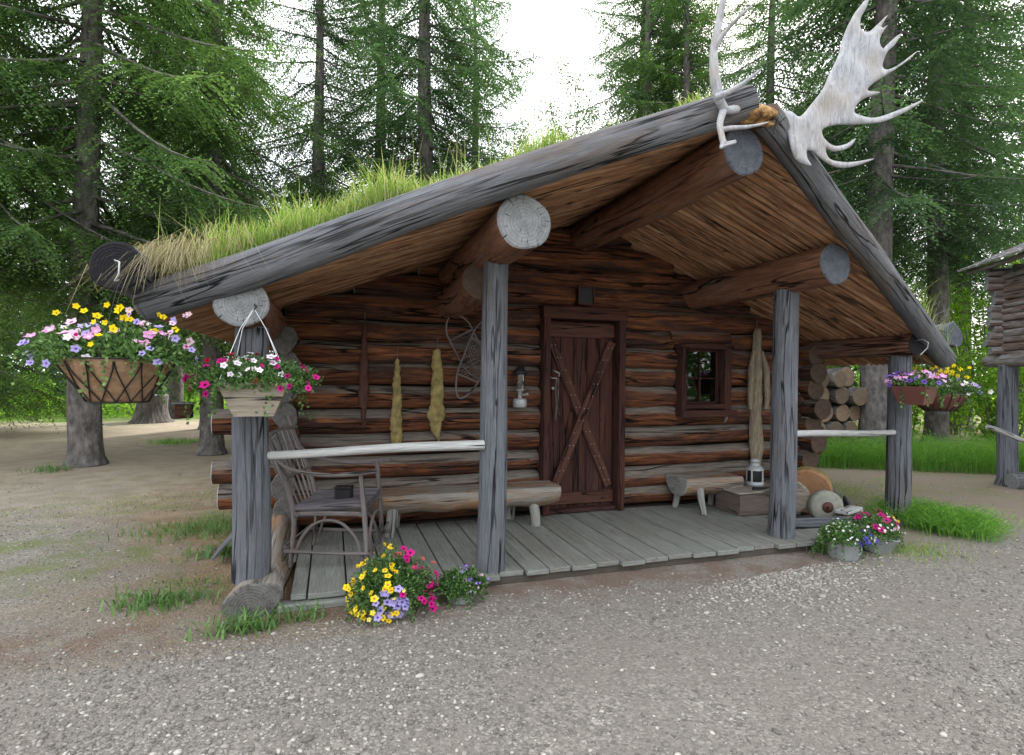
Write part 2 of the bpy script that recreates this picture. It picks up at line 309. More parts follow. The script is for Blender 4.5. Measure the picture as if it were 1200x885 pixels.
def orient(d):
    d = np.array(d, float); d /= np.linalg.norm(d)
    a = np.array([0, 0, 1.]) if abs(d[2]) < .92 else np.array([0, 1., 0])
    s = np.cross(d, a); s /= np.linalg.norm(s); t = np.cross(s, d)
    return d, s, t
class MB:
    def __init__(s): s.v = []; s.f = []; s.uv = []; s.mi = []; s.n = 0; s.sm = []
    def add(s, V, Fs, UVs, mi=0, smooth=True):
        for f, u in zip(Fs, UVs):
            s.f.append([i+s.n for i in f]); s.uv.append(u); s.mi.append(mi); s.sm.append(smooth)
        s.v += [tuple(x) for x in V]; s.n += len(V)
    def tube(s, pts, radii, seg=8, mi=0, caps=True, capmi=None, wob=0, lump=0, uvo=None, capr=None, flat=None):
        """a log, stick or wire along pts; wob bends it, lump roughens its outline"""
        P = np.array(pts, float); n = len(P); radii = np.broadcast_to(np.array(radii, float), (n,)).copy()
        T = np.gradient(P, axis=0); T /= np.linalg.norm(T, axis=1)[:, None]
        _, a, b = orient(T[0]); V = []; L = np.concatenate([[0], np.cumsum(np.linalg.norm(np.diff(P, axis=0), axis=1))])
        u0, v0 = (random.random()*40, random.random()*40) if uvo is None else uvo
        ph = np.random.default_rng(int(random.random()*1e9)).random(8)*6.28
        for i in range(n):
            a = a-T[i]*(a@T[i]); a /= np.linalg.norm(a); b = np.cross(T[i], a)
            for k in range(seg):
                th = 2*math.pi*k/seg
                r = radii[i]*(1+lump*(.5*math.sin(2*th+ph[0]+L[i]*1.3)+.35*math.sin(3*th+ph[1]-L[i]*2.1)+.3*math.sin(5*th+ph[2]+L[i]*4)+.4*math.sin(L[i]*5+ph[3])*math.sin(th+ph[4])))
                o = a*math.cos(th)*r+b*math.sin(th)*r
                q = P[i]+o
                if flat is not None and q[2] > P[i][2]+flat: q[2] = P[i][2]+flat
                V.append(q)
        Fs = []; U = []
        ru = float(np.mean(radii))*2*math.pi/seg
        for i in range(n-1):
            for k in range(seg):
                k2 = (k+1) % seg
                Fs.append([i*seg+k, i*seg+k2, (i+1)*seg+k2, (i+1)*seg+k])
                U.append([(u0+L[i], v0+k*ru), (u0+L[i], v0+(k+1)*ru), (u0+L[i+1], v0+(k+1)*ru), (u0+L[i+1], v0+k*ru)])
        s.add(V, Fs, U, mi)
        if caps:
            cm = mi if capmi is None else capmi
            for i, sg in ((0, -1), (n-1, 1)):
                ring = np.array(V[i*seg:(i+1)*seg]); c = P[i]+T[i]*sg*.0; 
                R_ = [(ring[k]-P[i]) for k in range(seg)]
                inner = [P[i]+q*.93+T[i]*sg*radii[i]*.05 for q in R_]
                VV = list(ring)+inner; rr = radii[i]
                uvr = [((q@a_)/rr, (q@b_)/rr) for q in R_ for a_, b_ in [(orient(T[i])[1], orient(T[i])[2])]]
                Fs = []; U = []
                for k in range(seg):
                    k2 = (k+1) % seg; f = [k, k2, seg+k2, seg+k]; u = [uvr[k], uvr[k2], uvr[k2], uvr[k]]
                    if sg < 0: pass
                    else: f = f; 
                    if sg < 0: f = f[::-1]; u = u[::-1]
                    Fs.append(f); U.append([(x*.96, y*.96) for x, y in u])
                f = list(range(seg, 2*seg)); u = [(x*.93, y*.93) for x, y in uvr]
                if sg < 0: f = f[::-1]; u = u[::-1]
                Fs.append(f); U.append(u); s.add(VV, Fs, U, cm, False)
    def log(s, p0, p1, r0, r1=None, seg=20, step=.12, mi=0, capmi=1, bend=.01, lump=.06, flat=None):
        p0, p1 = np.array(p0, float), np.array(p1, float); r1 = r0 if r1 is None else r1
        n = max(3, int(np.linalg.norm(p1-p0)/step)+1); t = np.linspace(0, 1, n)[:, None]
        P = p0*(1-t)+p1*t; d, a, b = orient(p1-p0)
        ph = random.random()*6; ph2 = random.random()*6
        P = P+a*(bend*np.sin(t*5+ph))+b*(bend*np.sin(t*7+ph2))
        s.tube(P, (r0*(1-t)+r1*t)[:, 0], seg, mi, True, capmi, lump=lump, flat=flat)
    def box(s, c, size, rot=None, mi=0, bevel=.004, taper=None, jit=0):
        """a bevelled board: rot is a 3x3 with the axes as columns"""
        c = np.array(c, float); h = np.array(size, float)/2; R_ = np.eye(3) if rot is None else np.array(rot, float)
        bv = min(bevel, *(h*.45)); V = []; idx = {}
        for sx in (-1, 1):
            for sy in (-1, 1):
                for sz in (-1, 1):
                    for ax in range(3):
                        q = np.array([sx, sy, sz])*h
                        for o in range(3):
                            if o != ax: q[o] -= [sx, sy, sz][o]*bv
                        if taper is not None: q[:2] *= (1+taper*(q[2]/h[2]))
                        idx[(sx, sy, sz, ax)] = len(V); V.append(c+R_@q+(np.random.default_rng(len(V)+s.n).normal(0, jit, 3) if jit else 0))
        Fs = []
        for ax in range(3):
            o1, o2 = [o for o in range(3) if o != ax]
            for sg in (-1, 1):
                f = []
                for a, b in ((-1, -1), (1, -1), (1, 1), (-1, 1)):
                    k = [0, 0, 0]; k[ax] = sg; k[o1] = a; k[o2] = b; f.append(idx[(*k, ax)])
                Fs.append(f)
        for ax in range(3):   # edges along ax
            o1, o2 = [o for o in range(3) if o != ax]
            for a in (-1, 1):
                for b in (-1, 1):
                    k0 = [0]*3; k0[o1] = a; k0[o2] = b; k1 = list(k0); k0[ax] = -1; k1[ax] = 1
                    Fs.append([idx[(*k0, o1)], idx[(*k1, o1)], idx[(*k1, o2)], idx[(*k0, o2)]])
        for sx in (-1, 1):
            for sy in (-1, 1):
                for sz in (-1, 1): Fs.append([idx[(sx, sy, sz, 0)], idx[(sx, sy, sz, 1)], idx[(sx, sy, sz, 2)]])
        # orientation and uv
        la = int(np.argmax(h)); others = [o for o in range(3) if o != la]; u0, v0 = random.random()*40, random.random()*40
        G = []; U = []
        for f in Fs:
            q = np.array([V[i] for i in f]); nn = np.cross(q[1]-q[0], q[2]-q[0]); ce = q.mean(0)-c
            if nn@ce < 0: f = f[::-1]
            loc = [R_.T@(np.array(V[i])-c) for i in f]; nl = np.abs(R_.T@nn); wa = others[0] if nl[others[0]] < nl[others[1]] else others[1]
            if int(np.argmax(nl)) == la: U.append([(u0+p[others[0]]*3, v0+p[others[1]]) for p in loc])
            else: U.append([(u0+p[la], v0+p[wa]+(.5 if wa == others[1] else 0)) for p in loc])
            G.append(f)
        s.add(V, G, U, mi, False)
    def lathe(s, c, prof, seg=24, mi=0, axis=(0, 0, 1)):
        d, a, b = orient(axis); c = np.array(c, float); V = []
        for r, z in prof:
            for k in range(seg):
                th = 2*math.pi*k/seg; V.append(c+d*z+(a*math.cos(th)+b*math.sin(th))*max(r, .0005))
        Fs = []; U = []
        for i in range(len(prof)-1):
            for k in range(seg):
                k2 = (k+1) % seg; Fs.append([i*seg+k, i*seg+k2, (i+1)*seg+k2, (i+1)*seg+k])
                U.append([(k/seg, i*.1), ((k+1)/seg, i*.1), ((k+1)/seg, i*.1+.1), (k/seg, i*.1+.1)])
        s.add(V, Fs, U, mi)
    def poly(s, V, Fs, mi=0, smooth=False, us=1.0):
        V = np.array(V, float); U = []
        for f in Fs:
            q = V[f]; nn = np.cross(q[1]-q[0], q[2]-q[0]); ax = int(np.argmax(np.abs(nn))); o = [i for i in range(3) if i != ax]
            U.append([(V[i][o[0]]*us, V[i][o[1]]*us) for i in f])
        s.add(list(V), Fs, U, mi, smooth)
    def prism(s, outline, thick, origin, ax, ay, mi=0):
        """a flat outline in the plane (ax, ay), given thickness along their normal"""
        ax, ay = np.array(ax, float), np.array(ay, float); nn = np.cross(ax, ay); nn /= np.linalg.norm(nn); n = len(outline); o = np.array(origin, float)
        A = [o+ax*x+ay*y+nn*thick/2 for x, y in outline]; B = [o+ax*x+ay*y-nn*thick/2 for x, y in outline]
        s.poly(A+B, [list(range(n)), list(range(2*n-1, n-1, -1))]+[[i, n+i, n+(i+1) % n, (i+1) % n] for i in range(n)], mi)
    def build(s, name, mats, parent=None):
        me = bpy.data.meshes.new(name); me.from_pydata(s.v, [], s.f)
        uvl = me.uv_layers.new(name='UVMap'); flatuv = [c for u in s.uv for p in u for c in p]
        uvl.data.foreach_set('uv', flatuv); me.polygons.foreach_set('material_index', s.mi)
        o = link(name, me, mats, parent, smooth=False); me.polygons.foreach_set('use_smooth', s.sm); me.update(); return o

def cards(name, V, mats, parent=None, rnd=None, mi=None):
    """V (n,k,3): n leaves of k corners each, one mesh"""
    V = np.asarray(V, np.float32); n, k, _ = V.shape; me = bpy.data.meshes.new(name)
    me.vertices.add(n*k); me.vertices.foreach_set('co', V.reshape(-1)); me.loops.add(n*k); me.loops.foreach_set('vertex_index', np.arange(n*k, dtype=np.int32))
    me.polygons.add(n); me.polygons.foreach_set('loop_start', np.arange(0, n*k, k, dtype=np.int32))
    try: me.polygons.foreach_set('loop_total', np.full(n, k, np.int32))
    except Exception: pass
    if mi is not None: me.polygons.foreach_set('material_index', np.asarray(mi, np.int32))
    at = me.attributes.new('rnd', 'FLOAT', 'FACE'); at.data.foreach_set('value', np.asarray(rng.random(n) if rnd is None else rnd, np.float32))
    me.update(calc_edges=True); me.validate()
    return link(name, me, mats, parent, smooth=False)
def unit(a): return a/(np.linalg.norm(a, axis=-1, keepdims=True)+1e-9)
def rdir(n, g=rng): return unit(g.normal(size=(n, 3)))
def kites(P, D, L, Wd, g=rng, nrm=None, mid=.45):
    """leaf shapes: base P, direction D, length L, width Wd"""
    n = len(P); D = unit(D); N = rdir(n, g) if nrm is None else unit(nrm+rdir(n, g)*.35); S = unit(np.cross(D, N)); L = np.broadcast_to(L, (n,))[:, None]; Wd = np.broadcast_to(Wd, (n,))[:, None]
    M_ = P+D*L*mid
    return np.stack([P, M_+S*Wd/2, P+D*L, M_-S*Wd/2], 1)
def blades(P, H, lean, wd, g=rng, curl=.5, dirs=None):
    """grass blades: three-segment bent strips as quads, returns (n*2,4,3)"""
    n = len(P); a = g.random(n)*6.283 if dirs is None else dirs; A = np.stack([np.cos(a), np.sin(a), np.zeros(n)], 1); S = np.stack([-np.sin(a), np.cos(a), np.zeros(n)], 1)
    H = np.broadcast_to(H, (n,))[:, None]; ln = np.broadcast_to(lean, (n,))[:, None]; w_ = np.broadcast_to(wd, (n,))[:, None]; Z = np.array([0, 0, 1.])
    p1 = P+Z*H*.55+A*H*ln*.35; p2 = P+Z*H*(1-curl*ln*.6)+A*H*ln*(1.0)
    q1 = np.stack([P-S*w_/2, P+S*w_/2, p1+S*w_*.4, p1-S*w_*.4], 1); q2 = np.stack([p1-S*w_*.4, p1+S*w_*.4, p2+S*w_*.06, p2-S*w_*.06], 1)
    return np.concatenate([q1, q2])

# ------------------------------------------------------------------ ground
def ground():
    xs = np.unique(np.concatenate([np.linspace(-6, 12, 61), np.array([-250, -120, -60, -30, -15, -9, 16, 25, 50, 110, 250])])); ys = np.unique(np.concatenate([np.linspace(0, 20, 67), np.array([-60, -20, -8, -3, 26, 35, 50, 80, 140, 300])]))
    V = [(x, y, (0.0 if y < 7 else .03*math.sin(x*.9)*math.sin(y*.7)*min(1, (y-7)/6)) ) for y in ys for x in xs]; nx = len(xs)
    Fs = [[j*nx+i, j*nx+i+1, (j+1)*nx+i+1, (j+1)*nx+i] for j in range(len(ys)-1) for i in range(nx-1)]
    me = bpy.data.meshes.new('ground'); me.from_pydata(V, [], Fs); o = link('ground', me, 'ground'); tag(o, kind='structure')
ground()

def gravel():
    g = np.random.default_rng(3); n = 110000
    # density falls with distance: sample in polar coordinates about the viewpoint's foot
    r = 1.9+9*g.random(n)**1.7; a = YAW+rad(94)*(g.random(n)-.5); X = r*np.sin(a); Y = r*np.cos(a)
    t = X+(Y-3.4)*.42; keep = g.random(n) < np.where((Y > 3.4) & (X < 3.9), np.clip(.75-(t+1.6)*.6, .3, .8), .85)
    keep &= ~((X > -.75) & (X < 4.05) & (Y > 3.5)); keep &= ~((Y > 3.4) & (X > 3.9) & (g.random(n) > .25)); keep &= Y < 9
    cl = np.sin(X*2.1+1)*np.sin(Y*2.7+X)+np.sin(X*.9-Y*1.4); keep &= g.random(n) < np.clip(.55+.35*cl, .12, 1)
    # heap of white stones before the deck
    m2 = 1600; X2 = g.normal(3.15, .45, m2); Y2 = 3.3-np.abs(g.normal(0, .28, m2))+.1*(X2-3.1); k2 = (Y2 < 3.42)
    X = np.concatenate([X[keep], X2[k2]]); Y = np.concatenate([Y[keep], Y2[k2]]); n = len(X)
    sz = .0035+.0065*g.random(n)**2.2; sz[g.random(n) > .965] *= 1.7; sz[g.random(n) > .999] *= 1.4; sz[-k2.sum():] *= 1.4
    col = g.random(n)*.8; col[g.random(n) > .91] = 1; col[-k2.sum():] = .5+.5*g.random(k2.sum())
    t_ = (1+5**.5)/2; ico = np.array([(-1, t_, 0), (1, t_, 0), (-1, -t_, 0), (1, -t_, 0), (0, -1, t_), (0, 1, t_), (0, -1, -t_), (0, 1, -t_), (t_, 0, -1), (t_, 0, 1), (-t_, 0, -1), (-t_, 0, 1)])/1.9
    fc = np.array([(0, 11, 5), (0, 5, 1), (0, 1, 7), (0, 7, 10), (0, 10, 11), (1, 5, 9), (5, 11, 4), (11, 10, 2), (10, 7, 6), (7, 1, 8), (3, 9, 4), (3, 4, 2), (3, 2, 6), (3, 6, 8), (3, 8, 9), (4, 9, 5), (2, 4, 11), (6, 2, 10), (8, 6, 7), (9, 8, 1)])
    S = sz[:, None]*np.stack([1+g.random(n)*.8, .8+g.random(n)*.4, .4+g.random(n)*.35], 1); V = ico[None]*S[:, None, :]*(1+g.normal(0, .12, (n, 12, 1)))
    th = g.random(n)*6.28; c, s_ = np.cos(th)[:, None], np.sin(th)[:, None]
    V = np.stack([V[..., 0]*c-V[..., 1]*s_+X[:, None], V[..., 0]*s_+V[..., 1]*c+Y[:, None], V[..., 2]+S[:, 2:3]*.35], -1)
    FC = (fc[None]+(np.arange(n)*12)[:, None, None]).reshape(-1, 3)
    me = bpy.data.meshes.new('gravel'); me.vertices.add(n*12); me.vertices.foreach_set('co', V.astype(np.float32).reshape(-1)); me.loops.add(len(FC)*3)
    me.loops.foreach_set('vertex_index', FC.astype(np.int32).reshape(-1)); me.polygons.add(len(FC)); me.polygons.foreach_set('loop_start', np.arange(0, len(FC)*3, 3, dtype=np.int32))
    at = me.attributes.new('rnd', 'FLOAT', 'FACE'); at.data.foreach_set('value', np.repeat(col, 20).astype(np.float32)); me.update(calc_edges=True)
    o = link('gravel', me, 'stone'); tag(o, 'loose grey and white pebbles strewn over the yard', 'gravel', kind='stuff')
gravel()

# ------------------------------------------------------------------ log cabin
RX = 2.41
def zu(x): return 3.02-(.364*(RX-x) if x < RX else .40*(x-RX))       # underside of the roof poles
def yv(x): return 2.75+(RX-x)*.2515 if x < RX else 2.72+(x-RX)*.367   # line of the verge logs
WY = 5.1
cabin = thing('log_cabin', 'weathered one-storey log cabin with grassy sod roof and open front porch', 'cabin', (2.4, 5.1, 0))
def wall():
    h = .2; b = MB(); rs = random.Random(5); ends = MB()
    z = .20; k = 0
    rows = []
    while z < 2.95:
        rows.append(z); z += h*rs.uniform(.94, 1.06)
    for k, z in enumerate(rows):
        # extent under the roof
        x0, x1 = -.36, 5.22
        if z > 1.85:
            x0 = RX-(3.02+.035-z)/.364; x1 = RX+(3.02+.035-z)/.40
            if x1-x0 < .5: break
        else:
            x0 -= rs.uniform(.10, .25); x1 += rs.uniform(.12, .3)
            if 1.0 < z < 1.2 or .55 < z < .75: x0 = -.93
            elif .3 < z < .5: x0 = -.88
            elif z < .3: x0 = -.7
        cuts = []
        if z < 2.15: cuts.append((1.93, 2.83))
        if .98 < z < 1.86: cuts.append((3.48, 4.14))
        segs = []; a = x0
        for c0, c1 in cuts: segs.append((a, c0)); a = c1
        segs.append((a, x1))
        zz = z; jr = rs.uniform(-.008, .008); yo = rs.uniform(-.015, .015)
        for a, c in segs:
            b.log((a, WY+.07+yo, zz), (c, WY+.07+yo, zz+rs.uniform(-.006, .006)), .106+jr, .102+jr, 20, .12, 0, 1, .008, .06)
    # side walls: every log shows its end in front of the front wall
    for k in range(9):
        z = .11+.2*k
        b.log((-.36, WY-rs.uniform(.14, .34), z), (-.36, 9.4, z), .105, .11, 18, .3, 0, 2, .01, .16)
        b.log((5.24, WY-rs.uniform(.10, .26), z), (5.24, 9.4, z), .12, .11, 16, .5, 0, 3, .01, .06)
    o = b.build('wall', ['wall', 'endwhite', 'enddark', 'endbrown'], cabin)
    # added light-blocking lining; rear wall with a small window opening
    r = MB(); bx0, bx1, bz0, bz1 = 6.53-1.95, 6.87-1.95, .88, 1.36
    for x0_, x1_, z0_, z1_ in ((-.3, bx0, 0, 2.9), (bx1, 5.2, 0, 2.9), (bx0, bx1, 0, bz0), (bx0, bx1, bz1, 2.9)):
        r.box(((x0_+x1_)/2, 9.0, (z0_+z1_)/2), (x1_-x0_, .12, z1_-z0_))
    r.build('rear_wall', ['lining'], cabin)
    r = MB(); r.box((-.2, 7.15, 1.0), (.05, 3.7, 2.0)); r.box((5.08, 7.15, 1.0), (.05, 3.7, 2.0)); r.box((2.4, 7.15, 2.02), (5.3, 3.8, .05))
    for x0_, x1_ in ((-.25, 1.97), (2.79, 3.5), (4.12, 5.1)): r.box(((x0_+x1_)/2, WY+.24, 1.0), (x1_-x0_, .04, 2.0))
    r.box((3.81, WY+.24, .5), (.62, .04, 1.0)); r.box((3.81, WY+.24, 1.93), (.62, .04, .16)); r.build('light_block_lining', ['lining'], cabin)
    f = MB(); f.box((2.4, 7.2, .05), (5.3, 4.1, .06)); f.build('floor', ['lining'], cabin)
wall()

def posts_and_purlins():
    def purlin(x, z, r, y0, endm, x2=None, seg=28, lump=.05, y1=9.6):
        b = MB(); b.log((x, y0, z), (x if x2 is None else x2, y1, z), r, r*.96, seg, .2, 0, 1, .008, lump); return b.build('purlin', ['purlin', endm, 'grey'], cabin)
    purlin(-.5, 1.84, .145, 3.52, 'end')
    o = purlin(1.09, 2.37, .168, 3.16, 'end')
    o = purlin(2.41, 2.845, .15, 2.83, 'endblue')
    purlin(3.72, 2.33, .155, 3.33, 'endblue')
    purlin(5.32, 1.775, .105, 3.86, 'endblack')
    c = MB(); c.log((1.03, 3.95, 2.12), (1.03, WY+.1, 2.10), .13, .15, 20, .15, 0, 1, .01, .06); c.build('corbel', ['purlin', 'endbrown'], cabin)
    # eave logs that hold the sod
    b = MB(); b.log((-1.08, 3.40, 1.985), (-1.08, 9.7, 1.99), .128, .12, 26, .3, 0, 1, .01, .05); b.build('eave_log', ['grey', 'endblack'], cabin)
    b = MB(); b.log((6.2, 4.12, 1.93), (6.2, 9.7, 1.93), .13, .12, 18, .12, 0, 1, .03, .16); b.build('eave_log', ['verge', 'endblue'], cabin)
    # verge logs
    b = MB(); b.log((-1.02, yv(-1.02)+.02, zu(-1.02)+.06), (RX-.06, yv(RX), zu(RX)+.075), .108, .098, 24, .1, 0, 1, .012, .055); b.build('verge_log', ['verge', 'end'], cabin)
    b = MB(); b.log((5.97, 4.03, zu(5.97)+.06), (RX+.1, 2.72+.04, zu(RX+.1)+.06), .098, .088, 24, .1, 0, 1, .010, .05); b.build('verge_log', ['verge', 'endbrown'], cabin)
    # plate rafter log across the right of the porch
    def post(x, y, z0, z1, r, lean=(0, 0), seg=20, lump=.05, flatp=None, label=None):
        b = MB(); n = 18; t = np.linspace(0, 1, n)
        P = np.stack([x+lean[0]*t+.006*np.sin(t*6), y+lean[1]*t, z0+(z1-z0)*t], 1)
        b.tube(P, r*(1.06-.12*t), seg, 0, True, 1, lump=lump); o = b.build('post', ['grey', 'end'], cabin)
        if label: o['label'] = label
        return o
    post(-.47, 3.76, .17, 1.72, .105, (0, 0), 22, .05)
    post(1.07, 3.74, .08, 2.22, .095, (.02, 0), 22, .035)
    post(3.69, 3.82, .06, 2.19, .105, (.03, 0), 22, .07)
    post(5.36, 4.06, -.02, 1.68, .105, (.02, 0), 22, .04)
    # knots on the posts
    # rails
    b = MB(); b.log((-.40, 3.74, .935), (1.0, 3.70, .965), .026, .036, 12, .08, 0, 0, .004, .09); b.build('rail', ['pale'], cabin)
    b = MB(); b.log((3.76, 3.84, .955), (5.29, 4.04, .915), .030, .026, 12, .08, 0, 0, .004, .09); b.build('rail', ['pale'], cabin)
    # sill log under the left post
    b = MB(); b.log((-.43, 3.58, .04), (-.40, 5.2, .09), .145, .14, 26, .08, 0, 1, .02, .26); b.build('sill_log', ['bench', 'enddark'], cabin)
posts_and_purlins()

def roof():
    # poles running down the slope, seen from below
    for side in (0, 1):
        b = MB(); y = 2.80; rs = random.Random(side+2)
        while y < 9.5:
            r = rs.uniform(.034, .043)
            if side == 0:
                # x where the verge line reaches this y
                xe = -1.05 if y > yv(-1.05) else RX-(y-2.75)/.2515
                if xe < RX-.15:
                    x0, x1 = max(xe, -1.05), RX-.02
                    b.log((x0, y, zu(x0)+r), (x1, y+rs.uniform(-.01, .01), zu(x1)+r), r*.95, r, 8, .35, 0, 0, .006, .10)
            else:
                xe = 5.98 if y > 4.02 else RX+(y-2.72)/.367
                if xe > RX+.15:
                    b.log((RX+.02, y, zu(RX+.02)+r), (xe, y+rs.uniform(-.01, .01), zu(xe)+r), r*.9, r*1.05, 8, .35, 0, 0, .006, .10)
            y += r*1.94 if y < 5.4 else r*2.3
        b.build('roof_poles', ['poles'], cabin)
    # sod slab
    b = MB(); V = []; Fs = []; xs = list(np.linspace(-1.02, RX, 30))+list(np.linspace(RX, 6.02, 30))[1:]
    nz_ = np.random.default_rng(4)
    for i, x in enumerate(xs):
        y0 = yv(x)+.10; th = .13+.03*math.sin(x*5)+.02*math.sin(x*13)
        if x < -.6: th += .04
        th *= 1-.3*math.exp(-((x-RX)/.7)**2)
        ys = [y0, y0, y0+.12, y0+.5, 6.0, 9.6, 9.6]; zs = [zu(x)+.085, zu(x)+.085+th*.55, zu(x)+.085+th, zu(x)+.10+th, zu(x)+.10+th, zu(x)+.1+th, zu(x)+.085]
        for yy, zz in zip(ys, zs): V.append((x, yy+nz_.normal(0, .012), zz+nz_.normal(0, .008)))
    for i in range(len(xs)-1):
        for j in range(7):
            a, c = i*7+j, i*7+(j+1) % 7; Fs.append([a, c, c+7, a+7])
    Fs.append(list(range(7))[::-1]); Fs.append(list(range((len(xs)-1)*7, len(xs)*7)))
    b.poly(V, Fs, 0, True); b.build('sod_layer', ['sod'], cabin)
roof()

def roof_grass():
    g = np.random.default_rng(11); n = 26000
    x = g.uniform(-1.12, RX+.2, n); y = yv_np(x)+.10+np.abs(g.normal(0, .9, n))*g.random(n)
    cl = np.sin(x*4.3+1)*np.sin(y*3.7)+np.sin(x*9+y*5)*.6; fall = np.clip(1.2-(x+1.1)*.16, .55, 1)
    k = g.random(n) < np.clip(.55+.4*cl+.15*(x < -.4), .08, 1)*fall; x, y = x[k], y[k]; n = len(x); fall = fall[k]
    z = np.array([zu(a) for a in x])+.19-.05*np.exp(-((x-RX)/.7)**2); P = np.stack([x, y, z], 1)
    H = (.07+.20*g.random(n)**1.2)*np.interp(x, [-1.1, -.9, -.1, .7, 1.6, 2.4], [.6, 1.1, 1.0, .62, .5, .5])*(1+.45*np.sin(x*6.1)*np.sin(y*4.3)+.25*np.sin(x*14+y*3))
    V = blades(P, H, g.uniform(.1, .8, n), g.uniform(.0035, .007, n), g); rn = g.random(n)*.75; dryc = g.random(n) < .28; rn[dryc] = 1
    # a few tall stalks
    m_ = 160; xs = g.uniform(-1.05, 1.0, m_); ys = yv_np(xs)+.15+g.random(m_)*1.3; P2 = np.stack([xs, ys, [zu(a)+.2 for a in xs]], 1)
    V2 = blades(P2, g.uniform(.25, .52, m_), g.uniform(.05, .5, m_), .004, g)
    o = cards('roof_grass', np.concatenate([V, V2]), 'grass', None, np.concatenate([rn, rn, g.uniform(.6, 1, 2*m_)]))
    tag(o, 'bright green grass growing along the left sod roof slope', 'grass', kind='stuff')
    # dry hanging grass at the left eave
    m_ = 420; xs = g.normal(-.92, .10, m_); ys = yv_np(xs)+.0+g.random(m_)*.3; P3 = np.stack([xs, ys, [zu(a)+.20+.03*q for a, q in zip(xs, g.random(m_))]], 1)
    a = np.where(g.random(m_) < .55, g.normal(math.pi, .5, m_), g.normal(-2.0, .7, m_)); V3 = blades(P3, g.uniform(.10, .26, m_), g.uniform(.9, 1.7, m_), .0035, g, curl=1.15, dirs=a)
    # long straws that droop over the verge
    m2 = 230; xs = g.normal(-.84, .13, m2); ys = yv_np(xs)-.04+g.random(m2)*.1; P4 = np.stack([xs, ys, [zu(q)+.20 for q in xs]], 1)
    V4 = blades(P4, g.uniform(.12, .26, m2), g.uniform(1.2, 2.0, m2), .0034, g, curl=1.6, dirs=g.normal(-1.8, .5, m2))
    o = cards('dry_grass', np.concatenate([V3, V4]), 'dry', None); tag(o, 'dry straw-coloured grass drooping over the left eave log', 'dry grass', kind='stuff')
    # right eave tuft
    m_ = 4200; xs = g.normal(5.50, .24, m_); ys = 4.05+g.random(m_)*.8; P5 = np.stack([xs, ys, [zu(q)+.2 for q in xs]], 1); m_ = len(xs)
    V5 = blades(P5, g.uniform(.14, .46, m_)*np.where(g.random(m_) < .8, .7, 1.2), g.uniform(.1, .9, m_), .006, g, dirs=g.normal(0, 1.3, m_))
    o = cards('eave_grass', V5, 'grass', None, np.tile(np.where(g.random(m_) < .45, 1, g.random(m_)*.7), 2)); tag(o, 'grass tuft sticking up above the right eave log', 'grass', kind='stuff')
def yv_np(x): return np.where(x < RX, 2.75+(RX-x)*.2515, 2.72+(x-RX)*.367)
roof_grass()

def deck():
    rs = random.Random(8); x = -.235; Yf = 3.62; b = MB()
    while x < 4.12:
        wd = rs.uniform(.17, .215) if x > .1 else (.10 if x < -.2 else .235)
        if x+wd > 4.2: wd = 4.2-x
        y0 = Yf+rs.uniform(-.03, .03)+(.02 if x < .4 else 0); y1 = WY-.03
        yb = y0 if x < 3.75 else y0+.05
        L = y1-yb; b.box((x+wd/2, yb+L/2, .07+rs.uniform(-.003, .003)), (wd-.011, L, .035), bevel=.004); x += wd
    b.build('deck', ['deck'], cabin)
    u = MB(); u.box((1.95, 4.35, .025), (4.2, 1.4, .05)); u.build('deck_joist', ['joist'], cabin)
    e = MB(); e.box((.0, 3.63, .02), (.62, .09, .05), bevel=.01); e.build('edge_board', ['deck'], cabin)
deck()

